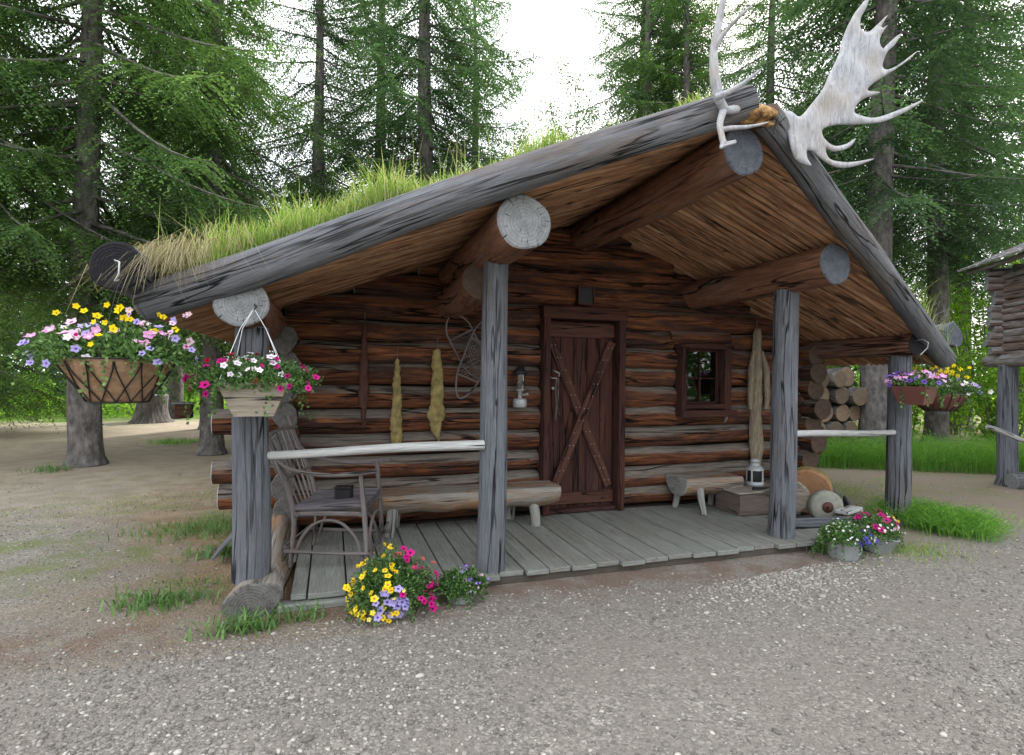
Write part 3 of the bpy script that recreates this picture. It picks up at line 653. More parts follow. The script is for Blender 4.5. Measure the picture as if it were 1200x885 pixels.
def door():
    x0, x1, z0, z1 = 1.94, 2.815, .095, 2.05
    fr = MB()
    fr.box((x0+.03, WY-.05, (z0+z1)/2), (.07, .16, z1-z0)); fr.box((x1-.03, WY-.05, (z0+z1)/2), (.07, .16, z1-z0))
    fr.box(((x0+x1)/2, WY-.06, z1+.01), (x1-x0+.03, .17, .12)); fr.box(((x0+x1)/2, WY-.03, z0+.02), (x1-x0-.15, .12, .04))
    fr.build('door_frame', ['door'], cabin)
    d = MB(); n = 5; a0, a1 = x0+.075, x1-.075; w_ = (a1-a0)/n
    for i in range(n): d.box((a0+w_*(i+.5), WY+.015, 1.06), (w_-.006, .035, 1.86), bevel=.004)
    dr = d.build('door', ['door'], cabin); OFF[dr.name] = OFF[cabin.name]
    zt, zb = 1.93, .19; cx = (a0+a1)/2
    def brace(p, q, wd, y): 
        p, q = np.array(p), np.array(q); L = np.linalg.norm(q-p); dx = (q-p)/L; dz = np.array([0, 1., 0]); dy = np.cross(dz, dx)
        k = MB(); k.box((p+q)/2+np.array([0, y, 0]), (L, .03, wd), rot=np.stack([dx, dz, -dy], 1).T.T, bevel=.004)
        o = k.build('brace', ['brace'], dr); return o
    for i, (zc, hh) in enumerate([(1.90, .14), (.23, .12)]):
        k = MB(); k.box((cx, WY-.02, zc), (a1-a0-.004, .03, hh)); k.build('crossbar', ['brace'], dr)
    brace((a0+.03, WY, zt-.12), (a1-.05, WY, zb+.14), .085, -.022)
    brace((a1-.04, WY, zt-.14), (a0+.06, WY, zb+.14), .085, -.052)
    nl = MB()
    for s_, (p, q) in enumerate([((a0+.03, zt-.12), (a1-.05, zb+.14)), ((a1-.04, zt-.14), (a0+.06, zb+.14))]):
        for i in range(12):
            t = (i+.5)/12
            for o_ in (-.02, .02): nl.lathe((p[0]+(q[0]-p[0])*t+o_, WY-.035-s_*.031, p[1]+(q[1]-p[1])*t), [(.0, 0), (.0065, .001), (.004, .004), (0, .006)], 6, 0, (0, -1, 0))
    nl.build('nails', ['nail'], dr)['kind'] = 'stuff'
    h = MB(); h.tube([(a0+.05, WY-.04, 1.50), (a0+.05, WY-.08, 1.49), (a0+.10, WY-.08, 1.47), (a0+.11, WY-.05, 1.44)], .008, 8); h.build('handle', ['nail'], dr); h = MB(); h.tube([(a0+.03, WY-.03, 1.43), (a0+.03, WY-.06, 1.42), (a0+.08, WY-.06, 1.42)], .008, 8)
    h.build('latch', ['nail'], dr); h = MB(); h.lathe((a0+.05, WY-.03, 1.32), [(.0, 0), (.02, .002), (.018, .02), (0, .022)], 12, 0, (0, -1, 0)); h.build('lock', ['nail'], dr)
    s = MB()
    for o_, l in ((0, .42), (.02, .36), (-.03, .40)):
        s.tube([(a0+.09+o_*t_+.012*math.sin(t_*5+o_*80), WY-.06, 1.42-l*t_) for t_ in np.linspace(0, 1, 8)], .0045, 6)
    s.build('latch_string', ['willow'], dr)
    v = MB(); v.box((2.37, WY-.07, 2.235), (.15, .13, .16), bevel=.006); v.build('vent_box', ['blackbox'], cabin)
    v = MB()
    for dx, dz, sx, sz in ((-.08, 0, .014, .18), (.08, 0, .014, .18), (0, .085, .17, .014), (0, -.085, .17, .014)): v.box((2.37+dx, WY-.14, 2.235+dz), (sx, .02, sz))
    v.build('vent_frame', ['brace'], cabin)
door()

def window():
    x0, x1, z0, z1 = 3.49, 4.13, 1.03, 1.79; f = MB()
    f.box((x0+.035, WY-.05, (z0+z1)/2), (.06, .14, z1-z0)); f.box((x1-.055, WY-.05, (z0+z1)/2), (.09, .14, z1-z0))
    f.box(((x0+x1)/2, WY-.055, z1-.02), (x1-x0+.03, .15, .05)); f.box(((x0+x1)/2, WY-.075, z0+.03), (x1-x0+.05, .2, .07))
    f.box(((x0+x1)/2-.02, WY-.06, z0+.10), (x1-x0-.14, .12, .05))
    q = MB(); q.log((x0-.06, WY+.06, z1+.07), (x1+.06, WY+.06, z1+.07), .085, .085, 16, .1, 0, 0, .004, .06); q.build('log_infill', ['wall'], cabin); q = MB(); q.log((x0-.06, WY+.08, z0-.05), (x1+.06, WY+.08, z0-.05), .075, .075, 16, .1, 0, 0, .004, .06); q.build('log_infill', ['wall'], cabin)
    wo_ = f.build('window', ['door'], cabin); OFF[wo_.name] = OFF[cabin.name]
    a0, a1, b0, b1 = x0+.065, x1-.10, z0+.125, z1-.045
    s = MB()
    for c, sz in (((a0+.012, WY, (b0+b1)/2), (.024, .03, b1-b0)), ((a1-.012, WY, (b0+b1)/2), (.024, .03, b1-b0)), (((a0+a1)/2, WY, b1-.012), (a1-a0, .03, .024)), (((a0+a1)/2, WY, b0+.012), (a1-a0, .03, .024)), (((a0+a1)/2, WY, (b0+b1)/2-.02), (a1-a0, .03, .010)), (((a0+a1)/2+.0, WY-.003, (b0+b1)/2), (.010, .028, b1-b0))): s.box(c, sz, bevel=.003)
    s.build('sash', ['door'], wo_)
    p = MB(); p.box(((a0+a1)/2, WY+.006, (b0+b1)/2), (a1-a0-.01, .004, b1-b0-.01), bevel=.001); p.build('pane', ['clear'], wo_)
window()

# ------------------------------------------------------------------ things on and about the porch
def antlers():
    t = thing('moose_antlers', 'bleached moose antlers with hide-covered skull mounted on the roof peak', 'antlers', (2.55, 2.72, 3.08))
    # right palm: outline in metres in its own plane, then curved
    O = np.array([2.62, 2.70, 3.10])
    def W2(px, py, y=2.72):    # pixel of the reference to the plane of the palm
        d = fw*1.0+r2*((px-600)/F)-u2*((py-442.5)/F); k = y/d.y; return np.array([d.x*k, y, CAMZ+d.z*k])
    out = [(905, 134), (925, 130), (938, 136), (950, 126), (965, 108), (978, 84), (990, 55), (997, 30), (1006, 14), (1016, 0), (1022, -8), (1019, 6), (1013, 20), (1013, 32), (1021, 35), (1028, 31), (1037, 22), (1042, 17), (1037, 28), (1040, 30), (1043, 28), (1036, 40), (1034, 48), (1038, 55),
           (1047, 47), (1058, 38), (1052, 50), (1042, 60), (1039, 74), (1044, 79), (1055, 75), (1075, 60), (1066, 69), (1052, 80), (1036, 90), (1026, 97), (1023, 103), (1036, 106), (1022, 111), (1013, 117), (1007, 127), (1014, 132), (1032, 135), (1060, 126), (1082, 117), (1064, 130), (1040, 140), (1015, 142), (990, 142),
           (975, 146), (968, 151), (972, 160), (985, 168), (1000, 165), (1012, 158), (1002, 170), (985, 174), (975, 170), (980, 182), (995, 186), (1012, 186), (1032, 183), (1012, 191), (990, 192), (972, 184), (958, 174), (950, 175), (950, 184), (955, 192), (944, 190), (934, 184), (928, 172), (925, 155), (918, 144)]
    import bmesh
    def palm(name, pts, yf, th, label=None, sub=3):
        from mathutils.geometry import delaunay_2d_cdt
        N0 = len(pts); Pp = np.array(pts, float); Q = []
        for i in range(N0):
            p0, p1, p2, p3 = Pp[i-1], Pp[i], Pp[(i+1) % N0], Pp[(i+2) % N0]
            for u in (0, .25, .5, .75): Q.append(.5*((2*p1)+(-p0+p2)*u+(2*p0-5*p1+4*p2-p3)*u*u+(-p0+3*p1-3*p2+p3)*u**3))
        nb_ = len(Q); gx, gy = np.meshgrid(np.arange(900, 1090, 4.0), np.arange(-12, 200, 4.0)); G = np.stack([gx.ravel(), gy.ravel()], 1)+np.random.default_rng(1).normal(0, .5, (gx.size, 2))
        Qa = np.array(Q); G = G[[np.min(np.hypot(*(Qa-q).T)) > 2.2 for q in G]]
        vo, eo, fo, _, _, _ = delaunay_2d_cdt([Vector(q) for q in list(Q)+list(G)], [(i, (i+1) % nb_) for i in range(nb_)], [], 1, 1e-5)
        V = np.array([W2(q[0], q[1]) for q in vo])
        def inside(q):
            c = False
            for i in range(nb_):
                a, b_ = Qa[i], Qa[i-1]
                if (a[1] > q[1]) != (b_[1] > q[1]) and q[0] < (b_[0]-a[0])*(q[1]-a[1])/(b_[1]-a[1])+a[0]: c = not c
            return c
        Fc = [list(f) for f in fo if inside(np.mean([vo[i] for i in f], axis=0))]
        usedv = sorted({i for f in Fc for i in f}); mp = {v: i for i, v in enumerate(usedv)}; V = V[usedv]; Fc = [[mp[i] for i in f] for f in Fc]
        ec = {}
        for f in Fc:
            for i in range(len(f)): ec.setdefault(tuple(sorted((f[i], f[i-1]))), []).append((f[i-1], f[i]))
        be = [x[0] for x in ec.values() if len(x) == 1]; bnd = V[sorted({i for e in be for i in e})]; me = bpy.data.meshes.new(name)
        dist = np.array([np.min(np.linalg.norm(bnd-v, axis=1)) for v in V]); half = np.minimum(th*.42, .30*dist+.0035)+.0015
        A = V.copy(); B = V.copy(); bend = np.array([yf(v) for v in V]); A[:, 1] += bend-half; B[:, 1] += bend+half
        n = len(V); Fs = [f for f in Fc]+[[n+i for i in f[::-1]] for f in Fc]+[[a, b, n+b, n+a] for a, b in be]
        me.from_pydata([tuple(v) for v in np.vstack([A, B])], [], Fs); bm = bmesh.new(); bm.from_mesh(me); bmesh.ops.recalc_face_normals(bm, faces=bm.faces); bm.to_mesh(me); bm.free()
        o = link(name, me, 'antler', t)
        if label: o['label'] = label
        return o
    palm('antler', out, lambda v: .05*math.sin((v[0]-O[0])*2.6)-.03*(v[2]-O[2])+.006*math.sin(v[2]*24+v[0]*9), .026, 'broad palmate right antler facing the viewer')
    # left antler, seen from the edge: a narrow palm and round tines
    b = MB()
    def tn(px, r, dy=None):
        pts = [W2(x, y, 2.72+(0 if dy is None else dy[i])) for i, (x, y) in enumerate(px)]
        # smooth
        P = np.array(pts); tt = np.linspace(0, len(P)-1, 6*len(P)); Q = np.stack([np.interp(tt, np.arange(len(P)), P[:, k]) for k in range(3)], 1)
        for _ in range(3): Q[1:-1] = (Q[:-2]+Q[1:-1]*2+Q[2:])/4
        rr = np.interp(tt, np.arange(len(P)), r)*.88; b.tube(Q, rr, 12, 0, lump=.05)
    tn([(900, 132), (880, 126), (862, 128), (850, 130), (842, 116), (838, 95), (836, 75), (836, 55), (842, 30), (847, 0), (850, -14)], [.02, .024, .03, .026, .03, .034, .028, .024, .024, .020, .012], [0, -.01, -.04, -.07, -.09, -.1, -.1, -.1, -.09, -.07, -.06])
    tn([(836, 62), (842, 48), (856, 30), (870, 16), (884, 3)], [.02, .016, .013, .010, .003], [-.1, -.13, -.18, -.24, -.28])
    tn([(838, 114), (850, 110), (868, 100), (884, 88), (893, 80)], [.02, .019, .014, .010, .003], [-.1, -.13, -.17, -.22, -.26])
    tn([(848, 128), (843, 145), (846, 160), (848, 170), (862, 166)], [.024, .02, .019, .018, .012], [-.07, -.1, -.13, -.15, -.17])
    tn([(847, 152), (858, 150), (876, 149), (892, 146), (901, 143)], [.018, .016, .012, .008, .003], [-.12, -.15, -.2, -.25, -.28])
    tn([(848, 165), (846, 172), (845, 173), (852, 170), (863, 167)], [.018, .014, .011, .008, .003], [-.14, -.16, -.17, -.19, -.22])
    tn([(843, 30), (846, 14), (849, 0), (856, -18)], [.018, .014, .012, .006], [-.09, -.11, -.13, -.15])
    b.build('antler', ['antler'], t)['label'] = 'left antler turned edge-on with long curved tines'
    # skull with scraps of hide
    s = MB(); c0 = W2(878, 132, 2.70); c1 = W2(908, 134, 2.72)
    s.tube([c0+(c1-c0)*k for k in (-.25, 0, .25, .5, .8, 1.05)], [.02, .048, .055, .052, .04, .02], 18, 0, lump=.22)
    s.tube([W2(862, 140, 2.74), W2(880, 142, 2.73), W2(905, 146, 2.72)], [.02, .03, .02], 10, 0, lump=.2); s.build('skull', ['hide'], t)
    s = MB(); s.tube([W2(900, 155, 2.69), W2(920, 138, 2.70)], .004, 6); s.tube([W2(906, 158, 2.69), W2(912, 138, 2.69)], .004, 6); s.build('mounting_wire', ['iron'], t)
antlers()

def bench():
    t = thing('log_bench', 'long split-log bench against the wall left of the door', 'bench', (1.2, 4.88, .09))
    b = MB(); P = np.array([(x, 4.86+.01*math.sin(x*3), .36) for x in np.linspace(.28, 2.0, 16)])
    b.tube(P, .5*np.array([.26]+[.30+.02*math.sin(k*1.7) for k in range(14)]+[.25]), 24, 0, True, 1, lump=.06, flat=.05)
    b.v = [(x, 4.84+(y-4.86)*1.25, .435+(z-.41)*.95 if z < .41 else z+.025) for x, y, z in b.v]; b.build('seat', ['bench', 'end'], t)
    for x, y, dx, dy in ((.50, 4.74, -.03, -.03), (.56, 4.98, -.02, .04), (1.74, 4.74, .03, -.03), (1.62, 4.98, .0, .04)):
        l = MB(); l.log((x+dx, y+dy, .086), (x, y, .38), .045, .048, 12, .05, 0, 0, .003, .08); l.build('leg', ['benchtop'], t)
    t = thing('log_stool', 'short split-log stool on the deck between door and window', 'stool', (3.72, 4.8, .09))
    b = MB(); P = np.array([(x, 4.84, .385) for x in np.linspace(3.34, 4.0, 8)])
    b.tube(P, .15, 24, 0, True, 1, lump=.05, flat=.05); b.v = [(x, 4.84+(y-4.84)*1.25, z) for x, y, z in b.v]; b.build('seat', ['bench', 'benchtop'], t)
    for x, y, dx, dy in ((3.50, 4.68, -.02, -.09), (3.46, 4.94, -.04, .05), (3.88, 4.68, .05, -.07), (3.84, 4.94, .03, .05)):
        l = MB(); l.log((x+dx, y+dy, .086), (x, y, .33), .030, .036, 12, .05, 0, 0, .003, .08); l.build('leg', ['benchtop'], t)
bench()

def chair():
    t = thing('armchair', 'grey bent-willow armchair on the porch deck behind the left rail', 'chair', (.1, 4.35, .09))
    # local frame: f forward (right in the picture, turned to the viewer), s to the far side
    C0 = np.array([.06, 4.34, .088]); a = rad(-16); f = np.array([math.cos(a), math.sin(a), 0]); s = np.array([-math.sin(a), math.cos(a), 0]); z = np.array([0, 0, 1.])
    def Q(u, v, h): return C0+f*u+s*v+z*h
    def stick(name, pts, r, parent=t, mat='willow', seg=10, lump=.08):
        P = np.array([Q(*p) for p in pts]); tt = np.linspace(0, len(P)-1, 5*(len(P)-1)+1); W_ = np.stack([np.interp(tt, np.arange(len(P)), P[:, k]) for k in range(3)], 1)
        for _ in range(4): W_[1:-1] = (W_[:-2]+2*W_[1:-1]+W_[2:])/4
        b = MB(); b.tube(W_, np.interp(tt, np.arange(len(P)), np.broadcast_to(r, len(P))), seg, 0, lump=lump); return b.build(name, [mat], parent)
    hw = .255
    sb = MB(); 
    for i in range(9):
        v = -hw+.02+(2*hw-.04)*i/8; P = [Q(u, v, .405+.01*math.sin(u*8)+.012*abs(i-4)/4) for u in np.linspace(-.24, .25, 6)]; sb.tube(P, .028, 8, 0, lump=.12)
    sb.build('seat', ['seat'], t)
    for u in (-.22, .22): stick('seat_rail', [(u, -hw-.02, .37), (u, 0, .37), (u, hw+.02, .37)], .017)
    for v in (-hw, hw): stick('seat_rail', [(-.26, v, .37), (0, v, .375), (.26, v, .37)], .017)
    for v in (-hw, hw):
        stick('leg', [(.27, v*1.08, 0), (.25, v*1.02, .35), (.22, v*1.05, .66)], [.015, .019, .016])
        stick('leg', [(-.27, v, 0), (-.23, v, .38), (-.35, v*1.0, .70), (-.48, v*1.05, 1.02)], [.014, .017, .015, .011])
        stick('arm', [(-.40, v*1.0, .80), (-.30, v*1.10, .69), (-.05, v*1.16, .645), (.18, v*1.12, .655), (.33, v*1.05, .675)], [.011, .014, .016, .017, .014])
        stick('bow', [(.24, v*1.05, .05), (.2, v*1.05, .2), (.1, v*1.05, .31), (0, v*1.05, .335), (-.1, v*1.05, .31), (-.2, v*1.05, .2), (-.235, v*1.05, .04)], .011)
        stick('stretcher', [(-.30, v*1.12, .12), (0, v*1.12, .105), (.33, v*1.12, .10)], .013)
    stick('bow', [(.27, -hw+.02, .05), (.27, -hw+.05, .2), (.27, -.12, .31), (.27, 0, .335), (.27, .12, .31), (.27, hw-.05, .2), (.27, hw-.02, .05)], .011)
    stick('stretcher', [(.30, -hw-.07, .11), (.30, 0, .13), (.30, hw+.09, .15)], .013)
    stick('stretcher', [(-.29, -hw-.04, .15), (-.29, 0, .15), (-.29, hw+.04, .15)], .012)
    for i in range(5):
        v = -.19+.38*i/4; stick('back_slat', [(-.24, v*.8, .40), (-.32, v, .62), (-.44, v*1.15, .90+.06*math.cos(v*6))], [.008, .008, .006])
    stick('back_rail', [(-.41, -hw-.03, .93), (-.42, 0, .95), (-.42, hw+.03, .93)], .012)
    stick('back_rail', [(-.30, -hw-.02, .62), (-.31, 0, .62), (-.30, hw+.02, .62)], .011)
    k = thing('black_box', 'small black box standing on the willow armchair seat', 'box', tuple(Q(.05, -.06, .435)))
    b = MB(); R_ = np.stack([f, s, z], 1); b.box(Q(.05, -.06, .475), (.12, .09, .085), rot=R_, bevel=.008); b.build('case', ['blackbox'], k)
    b = MB(); b.box(Q(.05, -.06, .522), (.126, .096, .012), rot=R_, bevel=.004); b.build('lid', ['iron'], k)
chair()

def wall_hangings():
    y = WY-.055
    def pelt(name, label, cat, outline, mat, th, cx, cz, group=None, amp=.02):
        t = thing(name, label, cat, (cx, y, cz), group); b = MB()
        # rows of left and right edges -> a soft folded sheet
        zz_ = np.linspace(outline[0][0], outline[-1][0], 40); oz = np.array(outline)[::-1]; gj = np.random.default_rng(int(cx*100)); rows = [(z_, np.interp(z_, oz[:, 0], oz[:, 1])+gj.normal(0, .0045), np.interp(z_, oz[:, 0], oz[:, 2])+gj.normal(0, .0045)) for z_ in zz_]; V = []; n = 9
        for k, (zz, xl, xr) in enumerate(rows):
            for j in range(n):
                u = j/(n-1); V.append((cx+xl+(xr-xl)*u, y-th*math.sin(math.pi*u)**.6-amp*.4*math.sin(u*9+k*.8)*math.sin(math.pi*u), cz+zz))
        m_ = len(V); V += [(x, y+.006, z) for x, _, z in V]
        Fs = []; R_ = len(rows)
        for k in range(R_-1):
            for j in range(n-1):
                a = k*n+j; Fs.append([a, a+n, a+n+1, a+1]); Fs.append([m_+a, m_+a+1, m_+a+n+1, m_+a+n])
            Fs.append([k*n, m_+k*n, m_+(k+1)*n, (k+1)*n]); a = k*n+n-1; Fs.append([a, a+n, m_+a+n, m_+a])
        Fs.append([j for j in range(n)]+[m_+j for j in range(n-1, -1, -1)]); a = (R_-1)*n; Fs.append([m_+a+j for j in range(n)]+[a+j for j in range(n-1, -1, -1)])
        b.poly(V, Fs, 0, True); o = b.build('hide', [mat], t); 
        c = MB(); c.tube([(cx, y, cz+rows[0][0]-.01), (cx+.003, y+.0, cz+rows[0][0]+.10)], .003, 6); c.build('hanging_cord', ['willow'], t); return t, o
    pelt('stretched_pelt', 'smooth narrow yellow pelt with no frayed edges, nearer the porch corner', 'pelt', [(.37, -.006, .006), (.34, -.02, .02), (.2, -.032, .03), (0, -.045, .042), (-.2, -.055, .05), (-.33, -.058, .052), (-.42, -.04, .036), (-.43, -.03, .03)], 'pelt_y', .03, .555, 1.22)
    pelt('stretched_pelt', 'ragged yellow pelt with frayed lower edge, beside the snowshoes', 'pelt', [(.37, -.015, .02), (.35, -.04, .035), (.2, -.055, .045), (.17, -.04, .055), (0, -.06, .06), (-.1, -.055, .066), (-.2, -.08, .075), (-.25, -.085, .085), (-.29, -.06, .05), (-.36, -.055, .045), (-.41, -.04, .03), (-.44, .0, .035), (-.5, .01, .03)], 'pelt_y', .035, .915, 1.31)
    pelt('leather_sheath', 'long dark reddish leather strip hanging alone left of the yellow pelts', 'sheath', [(.42, -.012, .012), (.38, -.02, .02), (.2, -.03, .028), (0, -.04, .035), (-.2, -.05, .045), (-.3, -.05, .03), (-.33, -.02, .02), (-.5, -.014, .012)], 'pelt_d', .03, .27, 1.47)
    # long fur pelt with forelegs
    t, o = pelt('fur_pelt', 'long brown fur pelt with dangling paws hanging right of the window', 'pelt', [(.87, -.02, .02), (.83, -.04, .035), (.75, -.05, .045), (.6, -.055, .055), (.3, -.07, .07), (0, -.075, .07), (-.15, -.08, .075), (-.3, -.085, .09), (-.42, -.085, .13), (-.5, -.07, .11), (-.6, -.05, .06), (-.75, -.03, .06), (-.9, -.01, .09), (-1.02, .06, .16)], 'fur', .06, 4.50, 1.12)
    for sx in (-1, 1):
        b = MB(); b.tube([(4.50+sx*.05, y-.02, 1.12+.62), (4.50+sx*.10, y-.04, 1.12+.42), (4.50+sx*.115, y-.045, 1.12+.1), (4.50+sx*.105, y-.04, 1.12-.02)], [.02, .035, .03, .024], 10, lump=.12); b.build('paw', ['fur'], t)
    # snowshoes
    def shoe(label, cx, cz, ang, L, Wd, yy):
        t = thing('snowshoe', label, 'snowshoe', (cx, yy, cz), 'snowshoes crossed on the porch wall'); ca, sa = math.cos(ang), math.sin(ang)
        def T(u, v, d=0): return (cx+u*ca-v*sa, yy-d, cz+u*sa+v*ca)
        pts = []
        for k in range(33):
            th = 2*math.pi*k/32; u = math.cos(th)*L/2; v = math.sin(th)*Wd/2*(1-.25*(math.cos(th) < 0)*abs(math.cos(th))); v = math.copysign(min(abs(v)*1.25, Wd/2), v); pts.append(T(u, v))
        b = MB(); b.tube(pts, .009, 8, 0, caps=False); b.build('frame', ['willow'], t)
        for u in (-L*.25, L*.2):
            hv = Wd/2*.95; c = MB(); c.tube([T(u, -hv), T(u, hv)], .009, 6); c.build('crossbar', ['willow'], t)
        n = MB()
        for i in range(12):
            for sg in (-1, 1):
                u0 = -L*.25+L*.45*(i/11); u1 = u0+sg*Wd*.9; u1c = min(max(u1, -L*.25), L*.2); fr = (u1c-u0)/(u1-u0)
                if fr > .15: n.tube([T(u0, -Wd*.46), T(u1c, -Wd*.46+Wd*.92*fr)], .0028, 5)
        for i in range(5):
            u0 = -L*.2+L*.38*(i/4); n.tube([T(u0, -Wd*.46), T(u0, Wd*.46)], .0028, 5)
        n.build('webbing', ['willow'], t)
    shoe('snowshoe hanging upper and behind, its rounded toe up by the log wall', 1.20, 1.70, rad(118), .66, .24, WY-.05)
    shoe('front snowshoe leaning with laced web, lower end pointing down left', 1.27, 1.60, rad(68), .80, .23, WY-.09)
    # hanging lantern
    t = thing('camp_lantern', 'old gas camp lantern with pale tank hanging left of the door', 'lantern', (1.70, WY-.10, 1.15)); c = (1.70, WY-.11, 1.14)
    b = MB(); b.lathe(c, [(0, 0), (.055, .0), (.066, .012), (.066, .07), (.058, .085), (.02, .09)], 20); b.build('tank', ['zinc'], t)
    b = MB(); b.lathe(c, [(.02, .09), (.022, .15), (.03, .155), (.045, .16), (.045, .17)], 16); b.tube([(1.72, WY-.14, 1.26), (1.75, WY-.19, 1.27)], .012, 8); b.build('burner', ['zinc'], t)
    b = MB(); b.lathe(c, [(.042, .17), (.046, .24), (.042, .31)], 20); b.build('globe', ['clear'], t)
    b = MB(); b.lathe(c, [(.05, .31), (.07, .315), (.068, .345), (.045, .36), (.03, .39), (0, .395)], 20)
    for a in range(4): b.tube([(c[0]+.047*math.cos(a*1.57+.7), c[1]+.047*math.sin(a*1.57+.7), 1.31), (c[0]+.047*math.cos(a*1.57+.7), c[1]+.047*math.sin(a*1.57+.7), 1.46)], .003, 5)
    b.tube([(1.645, WY-.11, 1.44), (1.66, WY-.10, 1.56), (1.70, WY-.05, 1.60), (1.74, WY-.10, 1.56), (1.755, WY-.11, 1.44)], .003, 6); b.build('hood', ['iron'], t)
    # barn lantern on the crate
    cc = (4.15, 4.66, .335); t = thing('ship_lantern', 'silver-grey oil lantern with dark panes on the wooden crate', 'lantern', cc)
    b = MB(); b.lathe(cc, [(0, 0), (.088, 0), (.09, .03), (.075, .045)], 20); b.build('base', ['zinc'], t)
    b = MB(); b.lathe(cc, [(.066, .045), (.07, .1), (.066, .16)], 20); b.build('globe', ['blackbox'], t)
    for a in range(4):
        b = MB(); th = a*1.57+.5; b.tube([(cc[0]+.08*math.cos(th), cc[1]+.08*math.sin(th), cc[2]+.03), (cc[0]+.078*math.cos(th), cc[1]+.078*math.sin(th), cc[2]+.17)], .01, 6); b.build('guard', ['zinc'], t)
    b = MB(); b.lathe(cc, [(.088, .16), (.086, .175), (.06, .20), (.045, .215), (.045, .245), (.052, .25), (.035, .27), (0, .28)], 20); b.build('cap', ['zinc'], t)
wall_hangings()

def porch_right():
    z = .088
    # crate
    t = thing('wooden_crate', 'dark wooden crate holding the lantern at the deck right end', 'crate', (4.08, 4.62, z)); b = MB()
    b.box((4.08, 4.45, z+.11), (.60, .022, .215)); b.box((3.79, 4.63, z+.11), (.022, .33, .21)); b.box((4.37, 4.63, z+.11), (.022, .33, .21)); b.box((4.08, 4.82, z+.11), (.56, .02, .21)); b.build('side_boards', ['cratew'], t)
    b = MB(); b.box((4.07, 4.60, z+.23), (.64, .36, .02)); b.build('lid', ['bench'], t)
    b = MB(); b.box((4.33, 4.43, z+.11), (.045, .02, .21)); b.build('corner_post', ['bench'], t)
    t = thing('hand_tool', 'black tool handle lying on the crate in front of the lantern', 'tool', (4.12, 4.5, .34)); b = MB(); b.tube([(3.98, 4.49, .342), (4.06, 4.485, .345), (4.14, 4.49, .345)], [.014, .012, .013], 10); b.build('grip', ['blackbox'], t)
    b = MB(); b.tube([(4.14, 4.49, .345), (4.26, 4.50, .342)], .006, 8); b.build('shaft', ['iron'], t)
    # round slab of fresh wood
    t = thing('wood_round', 'orange freshly cut wood slice leaning behind the grindstone', 'wood slice', (4.72, 4.62, .02)); b = MB()
    b.log((4.68, 4.50, .27), (4.76, 4.57, .29), .235, .235, 28, .04, 0, 1, 0, .04); b.build('slice', ['pelt_y', 'endorange'], t)
    t = thing('oval_board', 'pale round board standing between crate and porch post', 'board', (4.45, 4.40, .03)); b = MB()
    b.log((4.32, 4.36, .27), (4.345, 4.38, .272), .17, .17, 24, .03, 0, 1, 0, .03); b.build('slab', ['planter', 'planter'], t)
    # trough with grindstone
    t = thing('wooden_trough', 'low grey wooden trough on the gravel behind the metal buckets', 'trough', (4.45, 4.05, 0)); b = MB()
    a = np.array([3.93, 3.98, 0]); c = np.array([4.62, 3.80, 0]); d = np.array([5.45, 4.55, 0]); e = np.array([4.35, 4.62, 0])
    def bd(p, q, h, z0=.01, th=.035):
        p, q = np.array(p, float), np.array(q, float); L = np.linalg.norm(q-p); dx = (q-p)/L; dy = np.cross([0, 0, 1], dx); b.box((p+q)/2+np.array([0, 0, z0+h/2]), (L, th, h), rot=np.stack([dx, dy, [0, 0, 1]], 1), bevel=.008)
    bd((3.90, 3.97, 0), (4.66, 3.86, 0), .17); bd((3.91, 4.0, 0), (4.28, 4.55, 0), .16); bd((4.66, 3.9, 0), (5.32, 4.62, 0), .16); bd((4.30, 4.56, 0), (5.30, 4.66, 0), .17)
    b.box((4.5, 4.2, .03), (.75, .5, .03)); b.build('boards', ['grey'], t)
    t = thing('grindstone', 'round pale grindstone with rusty hub standing in the wooden trough', 'grindstone', (4.62, 4.22, .1)); b = MB()
    ax = unit(np.array([-.38, -.95, .0])); cc = np.array([4.50, 4.12, .22])
    b.lathe(cc-ax*.05, [(.045, 0), (.138, 0), (.152, .012), (.152, .088), (.138, .1), (.045, .1)], 40, 0, ax); b.build('wheel', ['grind'], t)
    b = MB(); b.lathe(cc-ax*.055, [(0, 0), (.052, 0), (.052, .11), (0, .112)], 24, 0, ax); b.tube([cc-ax*.10, cc+ax*.09], .014, 8); b.build('hub', ['pelt_d'], t)
    t = thing('flat_plank', 'grey plank end lying across the trough rim beside the grindstone', 'plank', (4.75, 4.0, .18)); b = MB()
    b.box((4.66, 4.0, .20), (.34, .12, .03), rot=Matrix.Rotation(.35, 3, 'Z')); b.build('board', ['pale'], t)
    # leaning wall board by the corner
    t = thing('slanted_board', 'dark board propped against the right cabin corner above the trough', 'board', (5.3, 4.75, 0)); b = MB()
    b.box((5.22, 4.78, .20), (.05, .26, .40), rot=Matrix.Rotation(-.62, 3, 'Y'), bevel=.006); b.build('board', ['verge'], t)
    # planks leaning by the deck left side
    # blue glass bits
porch_right()

